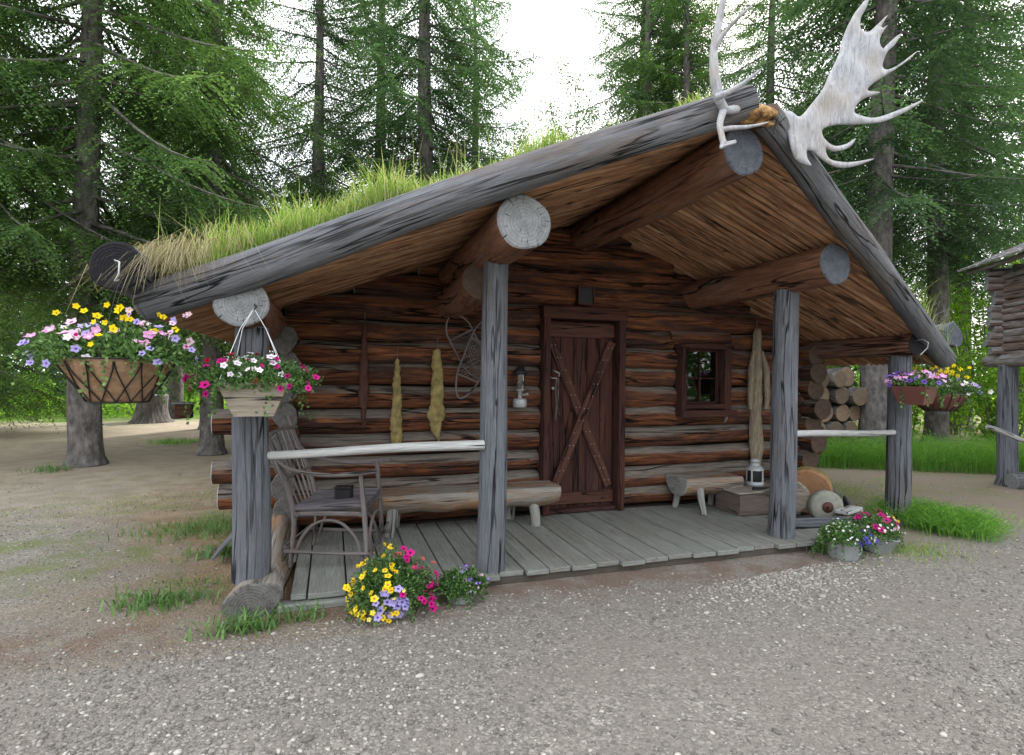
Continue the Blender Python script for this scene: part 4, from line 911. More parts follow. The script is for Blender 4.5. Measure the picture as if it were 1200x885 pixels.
def firewood():
    rs = random.Random(4); Y0 = 7.5; grp = 'cut firewood logs stacked behind the cabin'
    rows = [(.36, [8.28, 8.62, 8.95, 9.28]), (.66, [8.10, 8.45, 8.79, 9.12]), (.96, [8.28, 8.63, 8.96, 9.30]), (1.27, [7.85, 8.2, 8.50, 8.86, 9.20]), (1.56, [8.38, 8.72, 9.08])]
    rows = [(z, [x-.35 for x in xs]) for z, xs in rows]
    lab = {}
    for i, (z, xs) in enumerate(rows):
        for j, x in enumerate(xs):
            r = rs.uniform(.145, .172); zz = z-.12+rs.uniform(-.02, .02); yy = Y0+rs.uniform(-.12, .12)
            b = MB(); b.log((x, yy, zz), (x+rs.uniform(-.05, .05), yy+1.2, zz), r, r, 18, .3, 0, 1, .01, .06)
            o = b.build('firewood_log', ['bark', 'endfire'], None)
            row = ['bottom', 'second lowest', 'middle', 'second highest', 'top'][i]; col = ['first', 'second', 'third', 'fourth', 'fifth'][j]
            tag(o, f'cut firewood log, {col} from the left in the {row} row', 'firewood', grp)
firewood()

def planks_left():
    t = thing('leaning_slab', 'dark slab leaning against the sill left of the corner post', 'slab', (-.75, 4.7, 0)); b = MB()
    b.box((-.74, 4.72, .17), (.02, .26, .30), rot=Matrix.Rotation(.7, 3, 'Y'), bevel=.004); b.build('board', ['grey'], t)
planks_left()

# ------------------------------------------------------------------ flowers
FM = {}
def flower_mat(name, col, var=.15):
    m = NT(name); r = m.rand(); c = m.mix(1.0, col, m.ramp(r, [(0, 1-var), (1, 1+var)]), 'MULTIPLY')
    d = m.n('ShaderNodeBsdfDiffuse'); t = m.n('ShaderNodeBsdfTranslucent'); m.l(c, d.inputs[0]); m.l(c, t.inputs[0]); x = m.n('ShaderNodeMixShader'); x.inputs[0].default_value = .25
    m.l(d.outputs[0], x.inputs[1]); m.l(t.outputs[0], x.inputs[2]); m.l(x.outputs[0], m.out.inputs[0]); MT[name] = m.m
for nme, c in dict(fl_yellow=(.80, .60, .02), fl_lemon=(.80, .74, .22), fl_magenta=(.55, .02, .22), fl_pink=(.72, .32, .60), fl_coral=(.70, .14, .12), fl_white=(.75, .74, .78), fl_violet=(.22, .13, .55), fl_lilac=(.42, .36, .68), fl_red=(.45, .01, .03), fl_blue=(.10, .09, .42), fl_dark=(.10, .01, .03), fl_palepink=(.72, .50, .62)).items(): flower_mat(nme, c)
FMESH = {}
def flower_mesh(col, eye, petals=5, deep=.35):
    key = (col, eye, petals)
    if key in FMESH: return FMESH[key]
    V = [(0, 0, -deep)]; Fs = []; mi = []; n = petals*4
    for k in range(n):
        th = 2*math.pi*k/n; V.append((.28*math.cos(th), .28*math.sin(th), -deep*.35))
    for k in range(n):
        th = 2*math.pi*k/n; r = .86+.16*math.cos(petals*th); V.append((r*math.cos(th), r*math.sin(th), .06*math.sin(petals*th*1.0+1)-.02))
    for k in range(n):
        k2 = (k+1) % n; Fs.append([0, 1+k, 1+k2]); mi.append(1); Fs.append([1+k, 1+n+k, 1+n+k2, 1+k2]); mi.append(0)
    me = bpy.data.meshes.new('blossom'); me.from_pydata(V, [], Fs); me.materials.append(MT[col]); me.materials.append(MT[eye]); me.polygons.foreach_set('material_index', mi); FMESH[key] = me; return me
def flowers(t, spots, g):
    """spots: list of (position, outward direction, size, colour, eye)"""
    for p, d, s, col, eye in spots:
        o = bpy.data.objects.new('blossom', flower_mesh(col, eye)); COL.objects.link(o); o.parent = t
        q = Vector(d).to_track_quat('Z', 'Y'); off = OFF[t.name]; o.location = Vector(p)-Vector(off); o.rotation_mode = 'QUATERNION'; o.rotation_quaternion = q; sy = random.uniform(.72, 1.05); s *= .87; o.scale = (s*random.uniform(.9, 1.15), s*sy, s*random.uniform(.7, 1.6))
def foliage(t, c, rx, ry, rz, n, g, size=.022, drape=0, mat='pot_leaf', name='foliage', base=-.2, squash=1, rot=0, lump=.25):
    """a bushy mound of small leaves; returns a sampler of points on its outside"""
    def surf(m_):
        d = rdir(m_, g); d[:, 2] = np.abs(d[:, 2])*1.05+base; d = unit(d); az = np.arctan2(d[:, 1], d[:, 0])
        k = 1+lump*(np.sin(az*3+c[0]*9)*.5+np.sin(az*5+d[:, 2]*6)*.5)
        ca, sa = math.cos(rot), math.sin(rot); P = d*np.array([rx, ry, rz])*k[:, None]; P = np.stack([P[:, 0]*ca-P[:, 1]*sa, P[:, 0]*sa+P[:, 1]*ca, P[:, 2]], 1)
        D = unit(P/np.array([rx, ry, rz])**1.2); return P+np.array(c), D
    P, D = surf(n); s = g.random(n)**.45; P = np.array(c)+(P-np.array(c))*s[:, None]+g.normal(0, .008, (n, 3))
    V = kites(P, unit(D+rdir(n, g)*.9+np.array([0, 0, .25])), size*g.uniform(.7, 1.3, n), size*.62, g, D)
    parts = [V]
    if drape:
        for k in range(drape):
            q, dd = surf(1); q, dd = q[0], dd[0]; dd[2] = 0; L = g.uniform(.06, .2); m_ = 16; tt = np.linspace(0, 1, m_)[:, None]
            S = q+dd*.04*tt-np.array([0, 0, 1])*L*tt**1.4-np.array([0, 0, .03]); parts.append(kites(S, rdir(m_, g)+dd*.5, size*1.05, size*.85, g, np.tile(dd, (m_, 1))))
    o = cards(name, np.concatenate(parts), mat, t); return surf
def fspots(surf, g, spec, up_=.0, jitter=.01, out=.012):
    res = []
    for col, eye, n, size, cond in spec:
        k = 0; tries = 0
        while k < n and tries < n*60:
            tries += 1; P, D = surf(1); P, D = P[0], D[0]
            if D[1] > .45: continue
            if cond and not cond(P, D): continue
            d = unit(D+g.normal(0, .5, 3)+np.array([0, -.4, up_])); res.append((P+D*out+g.normal(0, jitter, 3), d, size*g.uniform(.8, 1.2), col, eye)); k += 1
    return res

def left_basket():
    g = np.random.default_rng(21); c = np.array([-1.03, 3.30, 1.29]); t = thing('hanging_basket', 'round coco-lined wire basket of flowers hung from the black-ended eave log', 'flower basket', tuple(c))
    R0, R1, h = .13, .255, .215
    b = MB(); b.lathe(c, [(0, .005), (R0*.95, .004), (R0, .01), (.16, .06), (.20, .12), (.232, .17), (R1-.006, h), (R1-.04, h), (0, h-.02)], 40); b.build('liner', ['coco'], t)
    w_ = MB()
    for r, z in ((R0+.003, .0), (R1+.002, h)): w_.tube([c+np.array([r*math.cos(a), r*math.sin(a), z]) for a in np.linspace(0, 2*math.pi, 41)], .0045, 6, caps=False)
    pr = lambda z: np.interp(z, [0, .06, .12, .17, h], [R0, .162, .203, .235, R1])+.003
    N_ = 14
    for k in range(N_):
        a0 = 2*math.pi*k/N_
        for sg in (-1, 1):
            pts = []
            for u in np.linspace(0, 1, 12):
                z = h*.93*u; a = a0+sg*(2*math.pi/N_)*(1.0)*math.sin(u*math.pi/2)*.98; r = pr(z); pts.append(c+np.array([r*math.cos(a), r*math.sin(a), z]))
            w_.tube(pts, .0035, 5)
    w_.build('wire_frame', ['iron'], t)
    s_ = MB()
    hk = np.array([-1.06, 3.345, 2.0])
    s_.tube([hk+np.array([0, .06, 0]), hk+np.array([0, -.02, .012]), hk+np.array([.03, -.05, 0]), hk+np.array([.028, -.05, -.06]), hk+np.array([.01, -.05, -.10]), c+np.array([0, 0, .62])], .004, 6)
    s_.build('hook', ['zinc'], t)
    for a in (.5, 2.6, 4.7):
        s_ = MB(); s_.tube([c+np.array([0, 0, .62]), c+np.array([R1*math.cos(a), R1*math.sin(a), h])], .002, 5); s_.build('hanger_wire', ['iron'], t)
    sf = foliage(t, c+np.array([0, 0, h-.0]), .33, .28, .16, 8500, g, .022, 40, base=-.12)
    st = MB(); tall = []
    for k in range(19):
        x = g.uniform(-.30, .32); yy = g.uniform(-.14, .15); hh = g.uniform(.12, .26); p0 = c+np.array([x*.6, yy, h]); p1 = c+np.array([x*1.15, yy*1.2, h+hh]); st.tube([p0, (p0+p1)/2+np.array([0, 0, .02]), p1], .0018, 4); tall.append(p1)
    st.build('stems', ['pot_leaf'], t)
    sp = []
    for i, p in enumerate(tall):
        col = ['fl_yellow', 'fl_yellow', 'fl_yellow', 'fl_palepink', 'fl_lilac'][i % 5]; sp.append((p, unit(np.array([g.normal(0, .4), -1, g.normal(.2, .3)])), g.uniform(.020, .028), col, 'fl_yellow' if 'y' in col else 'fl_violet'))
        if i % 3 == 0: sp.append((p+g.normal(0, .02, 3), unit(np.array([g.normal(0, .4), -1, .2])), .022, col, 'fl_yellow'))
    sp += fspots(sf, g, [('fl_palepink', 'fl_magenta', 14, .034, lambda P, D: D[2] > .3), ('fl_pink', 'fl_white', 9, .034, lambda P, D: D[2] > .4), ('fl_lilac', 'fl_violet', 26, .026, lambda P, D: D[0] < -.2), ('fl_white', 'fl_lemon', 7, .026, lambda P, D: D[0] < -.1), ('fl_lilac', 'fl_violet', 11, .024, lambda P, D: D[0] > .4), ('fl_yellow', 'fl_yellow', 5, .02, None)], .3)
    flowers(t, sp, g)
left_basket()

def wood_planter():
    g = np.random.default_rng(22); c = np.array([-.405, 3.40, 1.205]); t = thing('wooden_planter', 'tapered grey board planter of petunias hung by white strings before the corner post', 'planter', tuple(c))
    b = MB(); tw, bw, h, d = .18, .10, .185, .105
    # four tapered boards
    V = lambda x, y, z: tuple(c+np.array([x, y, z]))
    for sg in (-1, 1):
        y0, y1 = sg*d*.72, sg*d; o_ = .012*sg
        q = [V(-bw, y0, 0), V(bw, y0, 0), V(tw, y1, h), V(-tw, y1, h), V(-bw, y0+o_, 0), V(bw, y0+o_, 0), V(tw, y1+o_, h), V(-tw, y1+o_, h)]
        b.poly(q, [[0, 1, 2, 3], [7, 6, 5, 4], [0, 4, 5, 1], [1, 5, 6, 2], [2, 6, 7, 3], [3, 7, 4, 0]], 0)
        q = [V(sg*(bw-.012), -d*.7, .001), V(sg*(bw-.012), d*.7, .001), V(sg*(tw-.014), d*.98, h-.002), V(sg*(tw-.014), -d*.98, h-.002), V(sg*bw, -d*.7, .001), V(sg*bw, d*.7, .001), V(sg*tw, d*.98, h-.002), V(sg*tw, -d*.98, h-.002)]
        b.poly(q, [[0, 1, 2, 3], [7, 6, 5, 4], [0, 4, 5, 1], [1, 5, 6, 2], [2, 6, 7, 3], [3, 7, 4, 0]], 0)
    b.box(c+np.array([0, 0, .006]), (bw*2-.02, d*1.38, .012)); b.build('box', ['planter'], t)
    s = MB(); s.box(c+np.array([0, 0, h-.03]), (tw*1.85, d*1.8, .02)); s.build('soil', ['soil'], t)
    hk = np.array([-.425, 3.49, 1.81])
    for dx, dy in ((-tw+.01, -d), (tw-.01, -d), (-tw+.04, d), (tw-.01, d)):
        s = MB(); s.tube([hk+np.array([0, -.03, 0]), hk+np.array([dx*.4, -.05, -.12]), c+np.array([dx, dy, h])], .0022, 5); s.build('string', ['string'], t)
    s = MB(); s.tube([hk+np.array([0, .04, .02]), hk+np.array([0, -.02, .025]), hk+np.array([.015, -.035, .012]), hk+np.array([0, -.035, -.01])], .004, 6); s.build('hook', ['iron'], t)
    sf = foliage(t, c+np.array([-.01, 0, h-.01]), .31, .17, .135, 7500, g, .021, 36, base=-.2)
    flowers(t, fspots(sf, g, [('fl_white', 'fl_pink', 24, .025, lambda P, D: D[2] > .3 and abs(P[0]-c[0]) < .15), ('fl_magenta', 'fl_dark', 15, .025, lambda P, D: D[0] > .2), ('fl_red', 'fl_dark', 10, .021, lambda P, D: D[0] < .5), ('fl_magenta', 'fl_dark', 16, .027, lambda P, D: D[0] < -.3)], .3), g)
wood_planter()

def right_planters():
    g = np.random.default_rng(23); t = thing('window_box', 'reddish brown box planter of pink and violet flowers at the right corner post', 'planter', (5.10, 3.72, 1.22)); b = MB()
    c = np.array([5.10, 3.70, 1.215]); h = .165
    # trapezoid box: long front
    tw, bw, d = .30, .22, .13
    R_ = Matrix.Rotation(rad(26), 3, 'Z')
    def V(x, y, z): return tuple(c+np.array(R_ @ Vector((x, y, z))))
    for s, (o_) in ((1, .0), (-1, .012)):
        pass
    q = [V(-bw, -d*.7, 0), V(bw, -d*.7, 0), V(bw, d*.7, 0), V(-bw, d*.7, 0), V(-tw, -d, h), V(tw, -d, h), V(tw, d, h), V(-tw, d, h), V(-tw+.014, -d+.014, h), V(tw-.014, -d+.014, h), V(tw-.014, d-.014, h), V(-tw+.014, d-.014, h), V(-tw+.02, -d+.02, h-.03), V(tw-.02, -d+.02, h-.03), V(tw-.02, d-.02, h-.03), V(-tw+.02, d-.02, h-.03)]
    Fs = [[3, 2, 1, 0], [0, 1, 5, 4], [1, 2, 6, 5], [2, 3, 7, 6], [3, 0, 4, 7]]+[[4+k, 4+(k+1) % 4, 8+(k+1) % 4, 8+k] for k in range(4)]+[[8+k, 8+(k+1) % 4, 12+(k+1) % 4, 12+k] for k in range(4)]+[[12, 13, 14, 15]]
    b.poly(q, Fs); b.build('box', ['terra'], t)
    hk = np.array([5.32, 3.80, 1.79])
    s = MB(); s.tube([hk+np.array([0, .08, .02]), hk+np.array([0, -.0, .03]), hk+np.array([.03, -.03, 0]), hk+np.array([.02, -.03, -.05]), c+np.array([.05, 0, .45])], .0045, 6); s.build('hook', ['zinc'], t)
    for x, y in ((-tw, -d), (tw, -d), (tw, d), (-tw, d)):
        s = MB(); s.tube([c+np.array([.05, 0, .45]), V(x, y, h)], .0018, 5); s.build('hanger_wire', ['iron'], t)
    sf = foliage(t, c+np.array([0, 0, h-.0]),   .33, .19, .105, 5000, g, .026, 12, base=.1, rot=rad(26), lump=.12)
    flowers(t, fspots(sf, g, [('fl_pink', 'fl_white', 34, .033, lambda P, D: D[2] > .45), ('fl_palepink', 'fl_white', 20, .031, lambda P, D: D[2] > .45 and P[0] > c[0]), ('fl_violet', 'fl_dark', 16, .031, lambda P, D: D[0] < .3 and D[2] > .2), ('fl_lilac', 'fl_white', 6, .028, lambda P, D: D[2] > .3)], .4, .015, .02), g)
    # second, round basket behind it
    c = np.array([6.05, 4.15, 1.12]); t = thing('hanging_basket', 'round red-brown basket of yellow and white flowers behind the brown box planter', 'flower basket', tuple(c)); R1 = .25; h = .19
    b = MB(); b.lathe(c, [(0, 0), (.13, 0), (.19, .06), (.235, .13), (R1, h), (R1-.02, h), (0, h-.02)], 32); b.build('liner', ['terra'], t)
    w_ = MB(); pr = lambda z: np.interp(z, [0, .06, .13, h], [.133, .193, .238, R1+.003])
    for k in range(18):
        a = 2*math.pi*k/18; w_.tube([c+np.array([pr(z)*math.cos(a), pr(z)*math.sin(a), z]) for z in np.linspace(0, h, 6)], .005, 5)
    for z in (0, h): w_.tube([c+np.array([pr(z)*math.cos(a), pr(z)*math.sin(a), z]) for a in np.linspace(0, 6.2832, 30)], .006, 6, caps=False)
    w_.build('wire_frame', ['iron'], t)
    for a in (.5, 2.6, 4.7):
        s_ = MB(); s_.tube([(6.1, 4.05, 1.80), c+np.array([R1*math.cos(a), R1*math.sin(a), h])], .002, 5); s_.build('hanger_wire', ['iron'], t)
    sf = foliage(t, c+np.array([0, 0, h]), .36, .30, .14, 5000, g, .024, 34, base=-.2); st = MB(); sp = []
    for k in range(36):
        x = g.uniform(-.34, .36); yy = g.uniform(-.1, .1); hh = g.uniform(.17, .30); p0 = c+np.array([x*.6, yy, h]); p1 = c+np.array([x, yy, h+hh*(1-.3*abs(x))]); st.tube([p0, p1], .0018, 4); sp.append((p1, unit(np.array([g.normal(0, .4), -1, g.normal(.4, .3)])), g.uniform(.022, .03), 'fl_yellow', 'fl_yellow'))
    st.build('stems', ['pot_leaf'], t)
    sp += fspots(sf, g, [('fl_white', 'fl_lemon', 22, .030, lambda P, D: D[0] > .1), ('fl_lilac', 'fl_violet', 20, .030, lambda P, D: D[0] > 0), ('fl_coral', 'fl_red', 5, .026, lambda P, D: D[2] > .5), ('fl_palepink', 'fl_white', 10, .028, lambda P, D: D[2] > .5)], .3); flowers(t, sp, g)
right_planters()

def tub(name, label, c, r, h, fr, fspec, seed, handle=True, mat='zinc', nf=3200, fh=.14, tilt=None, leafmat='pot_leaf', dx=0):
    g = np.random.default_rng(seed); t = thing(name, label, 'flower pot', c); c = np.array(c, float); ax = (0, 0, 1) if tilt is None else tilt
    b = MB(); b.lathe(c, [(0, .004), (r*.8, 0), (r*.84, .01), (r*.97, h*.93), (r*1.0, h*.95), (r*1.03, h), (r*.98, h*1.005), (r*.93, h*.9), (0, h*.88)], 32, 0, ax); b.build('tub', [mat], t)
    if handle:
        a = MB(); a.tube([c+np.array([r*.9*math.cos(q), -r*.97*math.sin(q)-.01, h*.9-.09*math.sin(q)**2]) for q in np.linspace(.1, 1.6, 8)], .004, 6); a.build('handle', ['zinc'], t)
    s = foliage(t, c+np.array([dx, 0, h]), fr, fr*.85, fh, nf, g, .02, 18, base=-.25, mat=leafmat); flowers(t, fspots(s, g, fspec, .35), g); return t
tub('flower_pot', 'grey tub overflowing with yellow, violet and magenta petunias before the deck', (.36, 3.42, 0), .135, .11, .235, [('fl_yellow', 'fl_coral', 60, .024, lambda P, D: D[0] < .15), ('fl_lemon', 'fl_yellow', 12, .016, lambda P, D: D[0] < .15), ('fl_lilac', 'fl_blue', 22, .028, lambda P, D: abs(D[0]) < .45 and D[2] < .35), ('fl_magenta', 'fl_dark', 44, .027, lambda P, D: D[0] > .15), ('fl_coral', 'fl_dark', 9, .022, lambda P, D: D[0] > .1 and D[2] > .5)], 31, False, 'zinc', 8500, .24)
tub('flower_pot', 'small grey metal tub of violet and pink flowers by the second porch post', (.80, 3.47, 0), .095, .085, .14, [('fl_violet', 'fl_white', 11, .015, lambda P, D: D[0] > -.3 and D[2] > .4), ('fl_palepink', 'fl_magenta', 16, .012, lambda P, D: D[0] > 0), ('fl_lilac', 'fl_white', 7, .010, lambda P, D: D[0] < .2)], 32, False, 'zinc', 4200, .10)
tub('flower_bucket', 'shiny metal bucket with handle and white and deep blue flowers', (3.93, 3.42, 0), .125, .165, .195, [('fl_white', 'fl_lemon', 46, .012, lambda P, D: D[2] > 0), ('fl_blue', 'fl_violet', 46, .019, lambda P, D: D[0] > -.1 and D[2] < .75)], 33, True, 'zinc', 3600, .11)
tub('flower_bucket', 'dark bluish metal tub of magenta and white flowers farther right', (4.36, 3.50, 0), .135, .16, .205, [('fl_magenta', 'fl_dark', 13, .036, lambda P, D: D[2] > .4), ('fl_white', 'fl_lemon', 34, .014, None), ('fl_palepink', 'fl_magenta', 8, .02, None), ('fl_yellow', 'fl_yellow', 2, .022, lambda P, D: D[2] > .4)], 34, False, 'zinc', 3800, .13, (.18, -.25, 1))

# ------------------------------------------------------------------ trees
def spruce_mesh(seed, H, z0, Lmax, nb, r0, sprig=.075, twigstep=.085, mat='needle', low=.9, name='spruce'):
    g = np.random.default_rng(seed); tb = MB()
    zt = np.linspace(0, H, 16); rr = r0*(1-zt/H)**.85+.012; rr[0] = r0*1.3; rr[1] = max(rr[1], r0*.93)
    zt2 = np.concatenate([[0, .12, .35], zt[1:]]); rr2 = np.concatenate([[r0*1.42, r0*1.16, r0*1.03], rr[1:]])
    sw = .05*np.sin(zt2*.6+seed); tb.tube(np.stack([sw-sw[0], .04*np.sin(zt2*.45), zt2], 1), rr2, 18, 0, lump=.05, uvo=(0, 0)); K = []; R_ = []
    for i in range(nb):
        u = (i+g.random())/nb; zb = z0+(H-z0)*u**1.12; az = i*2.399+g.normal(0, .5); L = Lmax*((1-(zb-z0)/(H-z0))**.75*(low if u < .12 else 1)+.08)*g.uniform(.62, 1.15); A = np.array([math.cos(az), math.sin(az), 0]); S = np.array([-A[1], A[0], 0])
        up0 = .25 if u > .6 else -.1-.25*g.random(); dr = g.uniform(.2, .5) if u < .75 else .1
        tt = np.linspace(0, 1, 9); cx = L*tt; cz = zb+L*(up0*tt-dr*tt**1.5+.28*tt**3); side = g.normal(0, .1)*L*tt**2
        C_ = A*cx[:, None]+S*side[:, None]+np.array([0, 0, 1])*cz[:, None]; C_[:, 0] += sw[0]*0
        tb.tube(C_, np.linspace(.010+.008*L, .004, 9), 5, 0, caps=False, uvo=(0, 0))
        n = max(6, int(L/twigstep)); ts = .12+.88*(np.arange(n)+g.random(n)*.6)/n
        bp = np.stack([np.interp(ts, tt, C_[:, k]) for k in range(3)], 1); dT = unit(np.gradient(bp, axis=0))
        bt = g.uniform(.0, .38); ttn = g.random(n)
        for sg in (-1, 1):
            tl = np.clip((.55*L*np.minimum(1-ts, .9)**.7+.16)*g.uniform(.55, 1.15, n), .1, .95); td = unit(dT*.6+S*sg*.8+np.array([0, 0, -.30])-np.array([0, 0, 1.])*g.random((n, 1))**2*.8+g.normal(0, .16, (n, 3)))
            m_ = np.maximum(3, (tl/(sprig*.42)).astype(int)); idx = np.repeat(np.arange(n), m_); w_ = np.concatenate([(np.arange(k)+.5)/k for k in m_])
            P = bp[idx]+td[idx]*(tl[idx]*w_)[:, None]; P[:, 2] -= .22*tl[idx]*w_**2
            al = np.where(np.arange(len(idx)) % 2 == 0, 1, -1); sd_ = unit(np.cross(td[idx], np.array([0, 0, 1.]))); D = unit(td[idx]*.75+sd_*al[:, None]*.7+g.normal(0, .18, (len(idx), 3))+np.array([0, 0, -.08]))
            K.append(kites(P, D, sprig*g.uniform(.7, 1.3, len(idx))*(1.05-.45*w_), sprig*.34, g, np.tile([0, 0, 1.], (len(idx), 1)), .5))
            tone = bt+.42*w_*ttn[idx]+.30*np.maximum(ts[idx]-.5, 0)+.16*g.random(len(idx)); R_.append(tone)
        K.append(kites(bp, dT+g.normal(0, .3, (n, 3)), sprig*1.2, sprig*.32, g, np.tile([0, 0, 1.], (n, 1)))); R_.append(.4+.4*g.random(n))
    t = thing(name, '', '', (0, 0, 0)); tr = tb.build('trunk', ['bark'], t); cr_ = cards('crown', np.concatenate(K), mat, t, np.clip(np.concatenate(R_), 0, 1)); return t
def copy_tree(o):
    c = o.copy(); COL.objects.link(c); OFF[c.name] = OFF[o.name]
    for ch in o.children: d = ch.copy(); COL.objects.link(d); d.parent = c
    return c
protos = {'a': spruce_mesh(41, 14, 3.2, 3.7, 112, .215, .088, .062), 'b': spruce_mesh(42, 15, 2.8, 3.2, 108, .22, .092, .066, 'needle2'),
          'c': spruce_mesh(43, 12, 1.2, 2.8, 110, .17, .095, .07), 'd': spruce_mesh(44, 17, 4.2, 2.7, 124, .22, .10, .062, 'needle2', .7), 'e': spruce_mesh(45, 14, .8, 2.6, 90, .16, .14, .12, 'needle2')}
used = set()
TR = [('a', -3.61, 10.2, 1.0, 10, 'large spruce with thick bare lower trunk behind the coco-lined basket'),
      ('a', -2.05, 11.15, .86, 140, 'spruce with bright drooping boughs whose trunk carries the dark box'),
      ('c', -7.9, 15.5, 1.05, 20, 'spruce with low green boughs at the far left edge'),
      ('b', -.2, 14.5, .95, 200, 'dark spruce rising behind the left half of the sod roof'),
      ('d', 1.95, 12.2, 1.0, 300, 'slim spruce with bare trunk standing against the white sky'),
      ('b', 3.9, 15.5, .88, 90, 'dark ragged spruce just right of the bare-trunked one'),
      ('b', 1.0, 15.3, 1.0, 30, 'dark spruce just left of the bare-trunked one'),
      ('b', 9.0, 15.0, 1.1, 130, 'tall dark spruce touching the white sky gap from the right'),
      ('d', -4.6, 19.5, .95, 45, 'straight forest spruce seen between the two nearest left trunks'),
      ('e', -7.2, 25, 1.1, 30, 'small distant spruce at the end of the dirt clearing'),
      ('d', -11.5, 18, 1.0, 80, 'tall spruce just inside the left picture edge'),
      ('d', 9.25, 7.45, 1.1, 20, 'large spruce whose thick trunk stands right of the firewood stack'),
      ('a', 8.5, 12.0, .92, 250, 'green spruce behind the moose antlers'),
      ('d', 9.6, 14.5, 1.05, 100, 'dark spruce left of the antlers, farther back'),
      ('d', 12.9, 8.9, 1.0, 320, 'dark spruce behind the raised cache'),
      ('d', 14.3, 12.5, 1.0, 70, 'spruce with hanging boughs behind the raised cache roof'),
      ('d', 11.6, 12.6, .95, 230, 'dark spruce between the antlers and the raised cache'),
      ('d', 17.0, 11.0, 1.0, 10, 'tall spruce at the far right edge'),
      ('b', 8.1, 13.2, .95, 210, 'dark spruce right of the white sky gap above the roof'),
      ('b', -3.0, 16.0, .9, 155, 'slender dark spruce behind the box-carrying trunk'),
      ('e', -14, 26, 1.3, 15, 'distant spruce in the far left corner'),
      ('a', -5.6, 10.6, .95, 290, 'near spruce with bright boughs at the upper left edge'),]
for k, x, y, s, rz, lab in TR:
    o = protos[k] if k not in used else copy_tree(protos[k]); used.add(k)
    o.location = (x, y, 0); o.scale = (s, s, s); o.rotation_euler = (rad(random.uniform(-1, 1)), rad(random.uniform(-1, 1)), rad(rz)); o['label'] = lab; o['category'] = 'spruce tree'; o['group'] = 'spruce trees around the cabin'

def far_forest():
    g = np.random.default_rng(50); K = []; R_ = []
    for i in range(150):
        a = YAW+rad(g.uniform(-60, 62)); d = g.uniform(30, 62); x, y = d*math.sin(a), d*math.cos(a)
        ang = math.degrees(a-YAW)
        if -9 < ang < 6 and g.random() < .75: continue
        H = g.uniform(9, 16); n = 900; z = g.random(n)**1.3*H; r = (1-z/H)*2.0*g.uniform(.5, 1, n)+.1; az = g.random(n)*6.283; P = np.stack([x+r*np.cos(az)*.6, y+r*np.sin(az)*.6, z], 1)
        D = np.stack([np.cos(az), np.sin(az), -.4+g.normal(0, .2, n)], 1); K.append(kites(P, D, g.uniform(.4, .9, n), .22, g, np.tile([0, 0, 1.], (n, 1)))); R_.append(g.random(n)*.6)
    o = cards('distant_forest', np.concatenate(K), 'needle2', None, np.concatenate(R_)); tag(o, 'mass of distant conifers closing the view behind the trees', 'forest', kind='stuff')
far_forest()
def woods_behind():
    # unseen conifers added behind the viewer so the window pane reflects trees
    g = np.random.default_rng(51); K = []; R_ = []
    for i in range(30):
        a = rad(g.uniform(95, 205)); d = g.uniform(20, 36); x, y = d*math.sin(a), d*math.cos(a); H = g.uniform(8, 13); n = 1500; z = .4+g.random(n)**1.2*H; r = (1-z/(H+.5))*2.6*g.uniform(.4, 1, n)+.1; az = g.random(n)*6.283
        P = np.stack([x+r*np.cos(az)*.6, y+r*np.sin(az)*.6, z], 1); D = np.stack([np.cos(az), np.sin(az), -.4+g.normal(0, .2, n)], 1); K.append(kites(P, D, g.uniform(.3, .7, n), .2, g, np.tile([0, 0, 1.], (n, 1)))); R_.append(g.random(n)*.6+.1)
    o = cards('reflection_forest', np.concatenate(K), 'needle', None, np.concatenate(R_)); tag(o, 'unseen mass of conifers added behind the viewer for the window reflection', 'forest', kind='stuff')
woods_behind()

def shrub(name, h, wd, n, seed, mat, leafs=.06, stems=9):
    g = np.random.default_rng(seed); t = thing(name, '', '', (0, 0, 0)); b = MB(); P = []
    for k in range(stems):
        a = g.random()*6.28; r = g.uniform(.1, .5)*wd; hh = h*g.uniform(.65, 1); e = np.array([r*math.cos(a), r*math.sin(a), hh]); s0 = np.array([e[0]*.2, e[1]*.2, 0]); tt = np.linspace(0, 1, 6)[:, None]
        C_ = s0+(e-s0)*tt+np.array([0, 0, 1])*0.1*np.sin(tt*3.1); b.tube(C_, np.linspace(.016, .004, 6), 5, 0, caps=False)
        for j in range(7):
            u = g.uniform(.15, 1); c = s0+(e-s0)*u; m_ = n//(stems*7); L = g.uniform(.15, .38)*wd*.7; d = unit(g.normal(size=3)+np.array([0, 0, .3])); q = g.random(m_)[:, None]; P.append(c+d*L*q+g.normal(0, .07*wd, (m_, 3)))
    P = np.concatenate(P); P[:, 2] = np.abs(P[:, 2]); m_ = len(P); b.build('stems', ['bark'], t)
    cards('crown', kites(P, rdir(m_, g)+np.array([0, 0, -.2]), leafs*g.uniform(.6, 1.3, m_), leafs*.65, g, np.tile([0, 0, 1.], (m_, 1))), mat, t); return t
sh = {'l': shrub('leafy_bush', 2.6, 1.7, 5200, 61, 'broad', .075, 11), 'm': shrub('leafy_bush', 3.6, 2.0, 5600, 62, 'broad', .08, 12), 'p': shrub('poplar_sapling', 7.0, 1.8, 12000, 63, 'poplar', .055, 10)}
used2 = set()
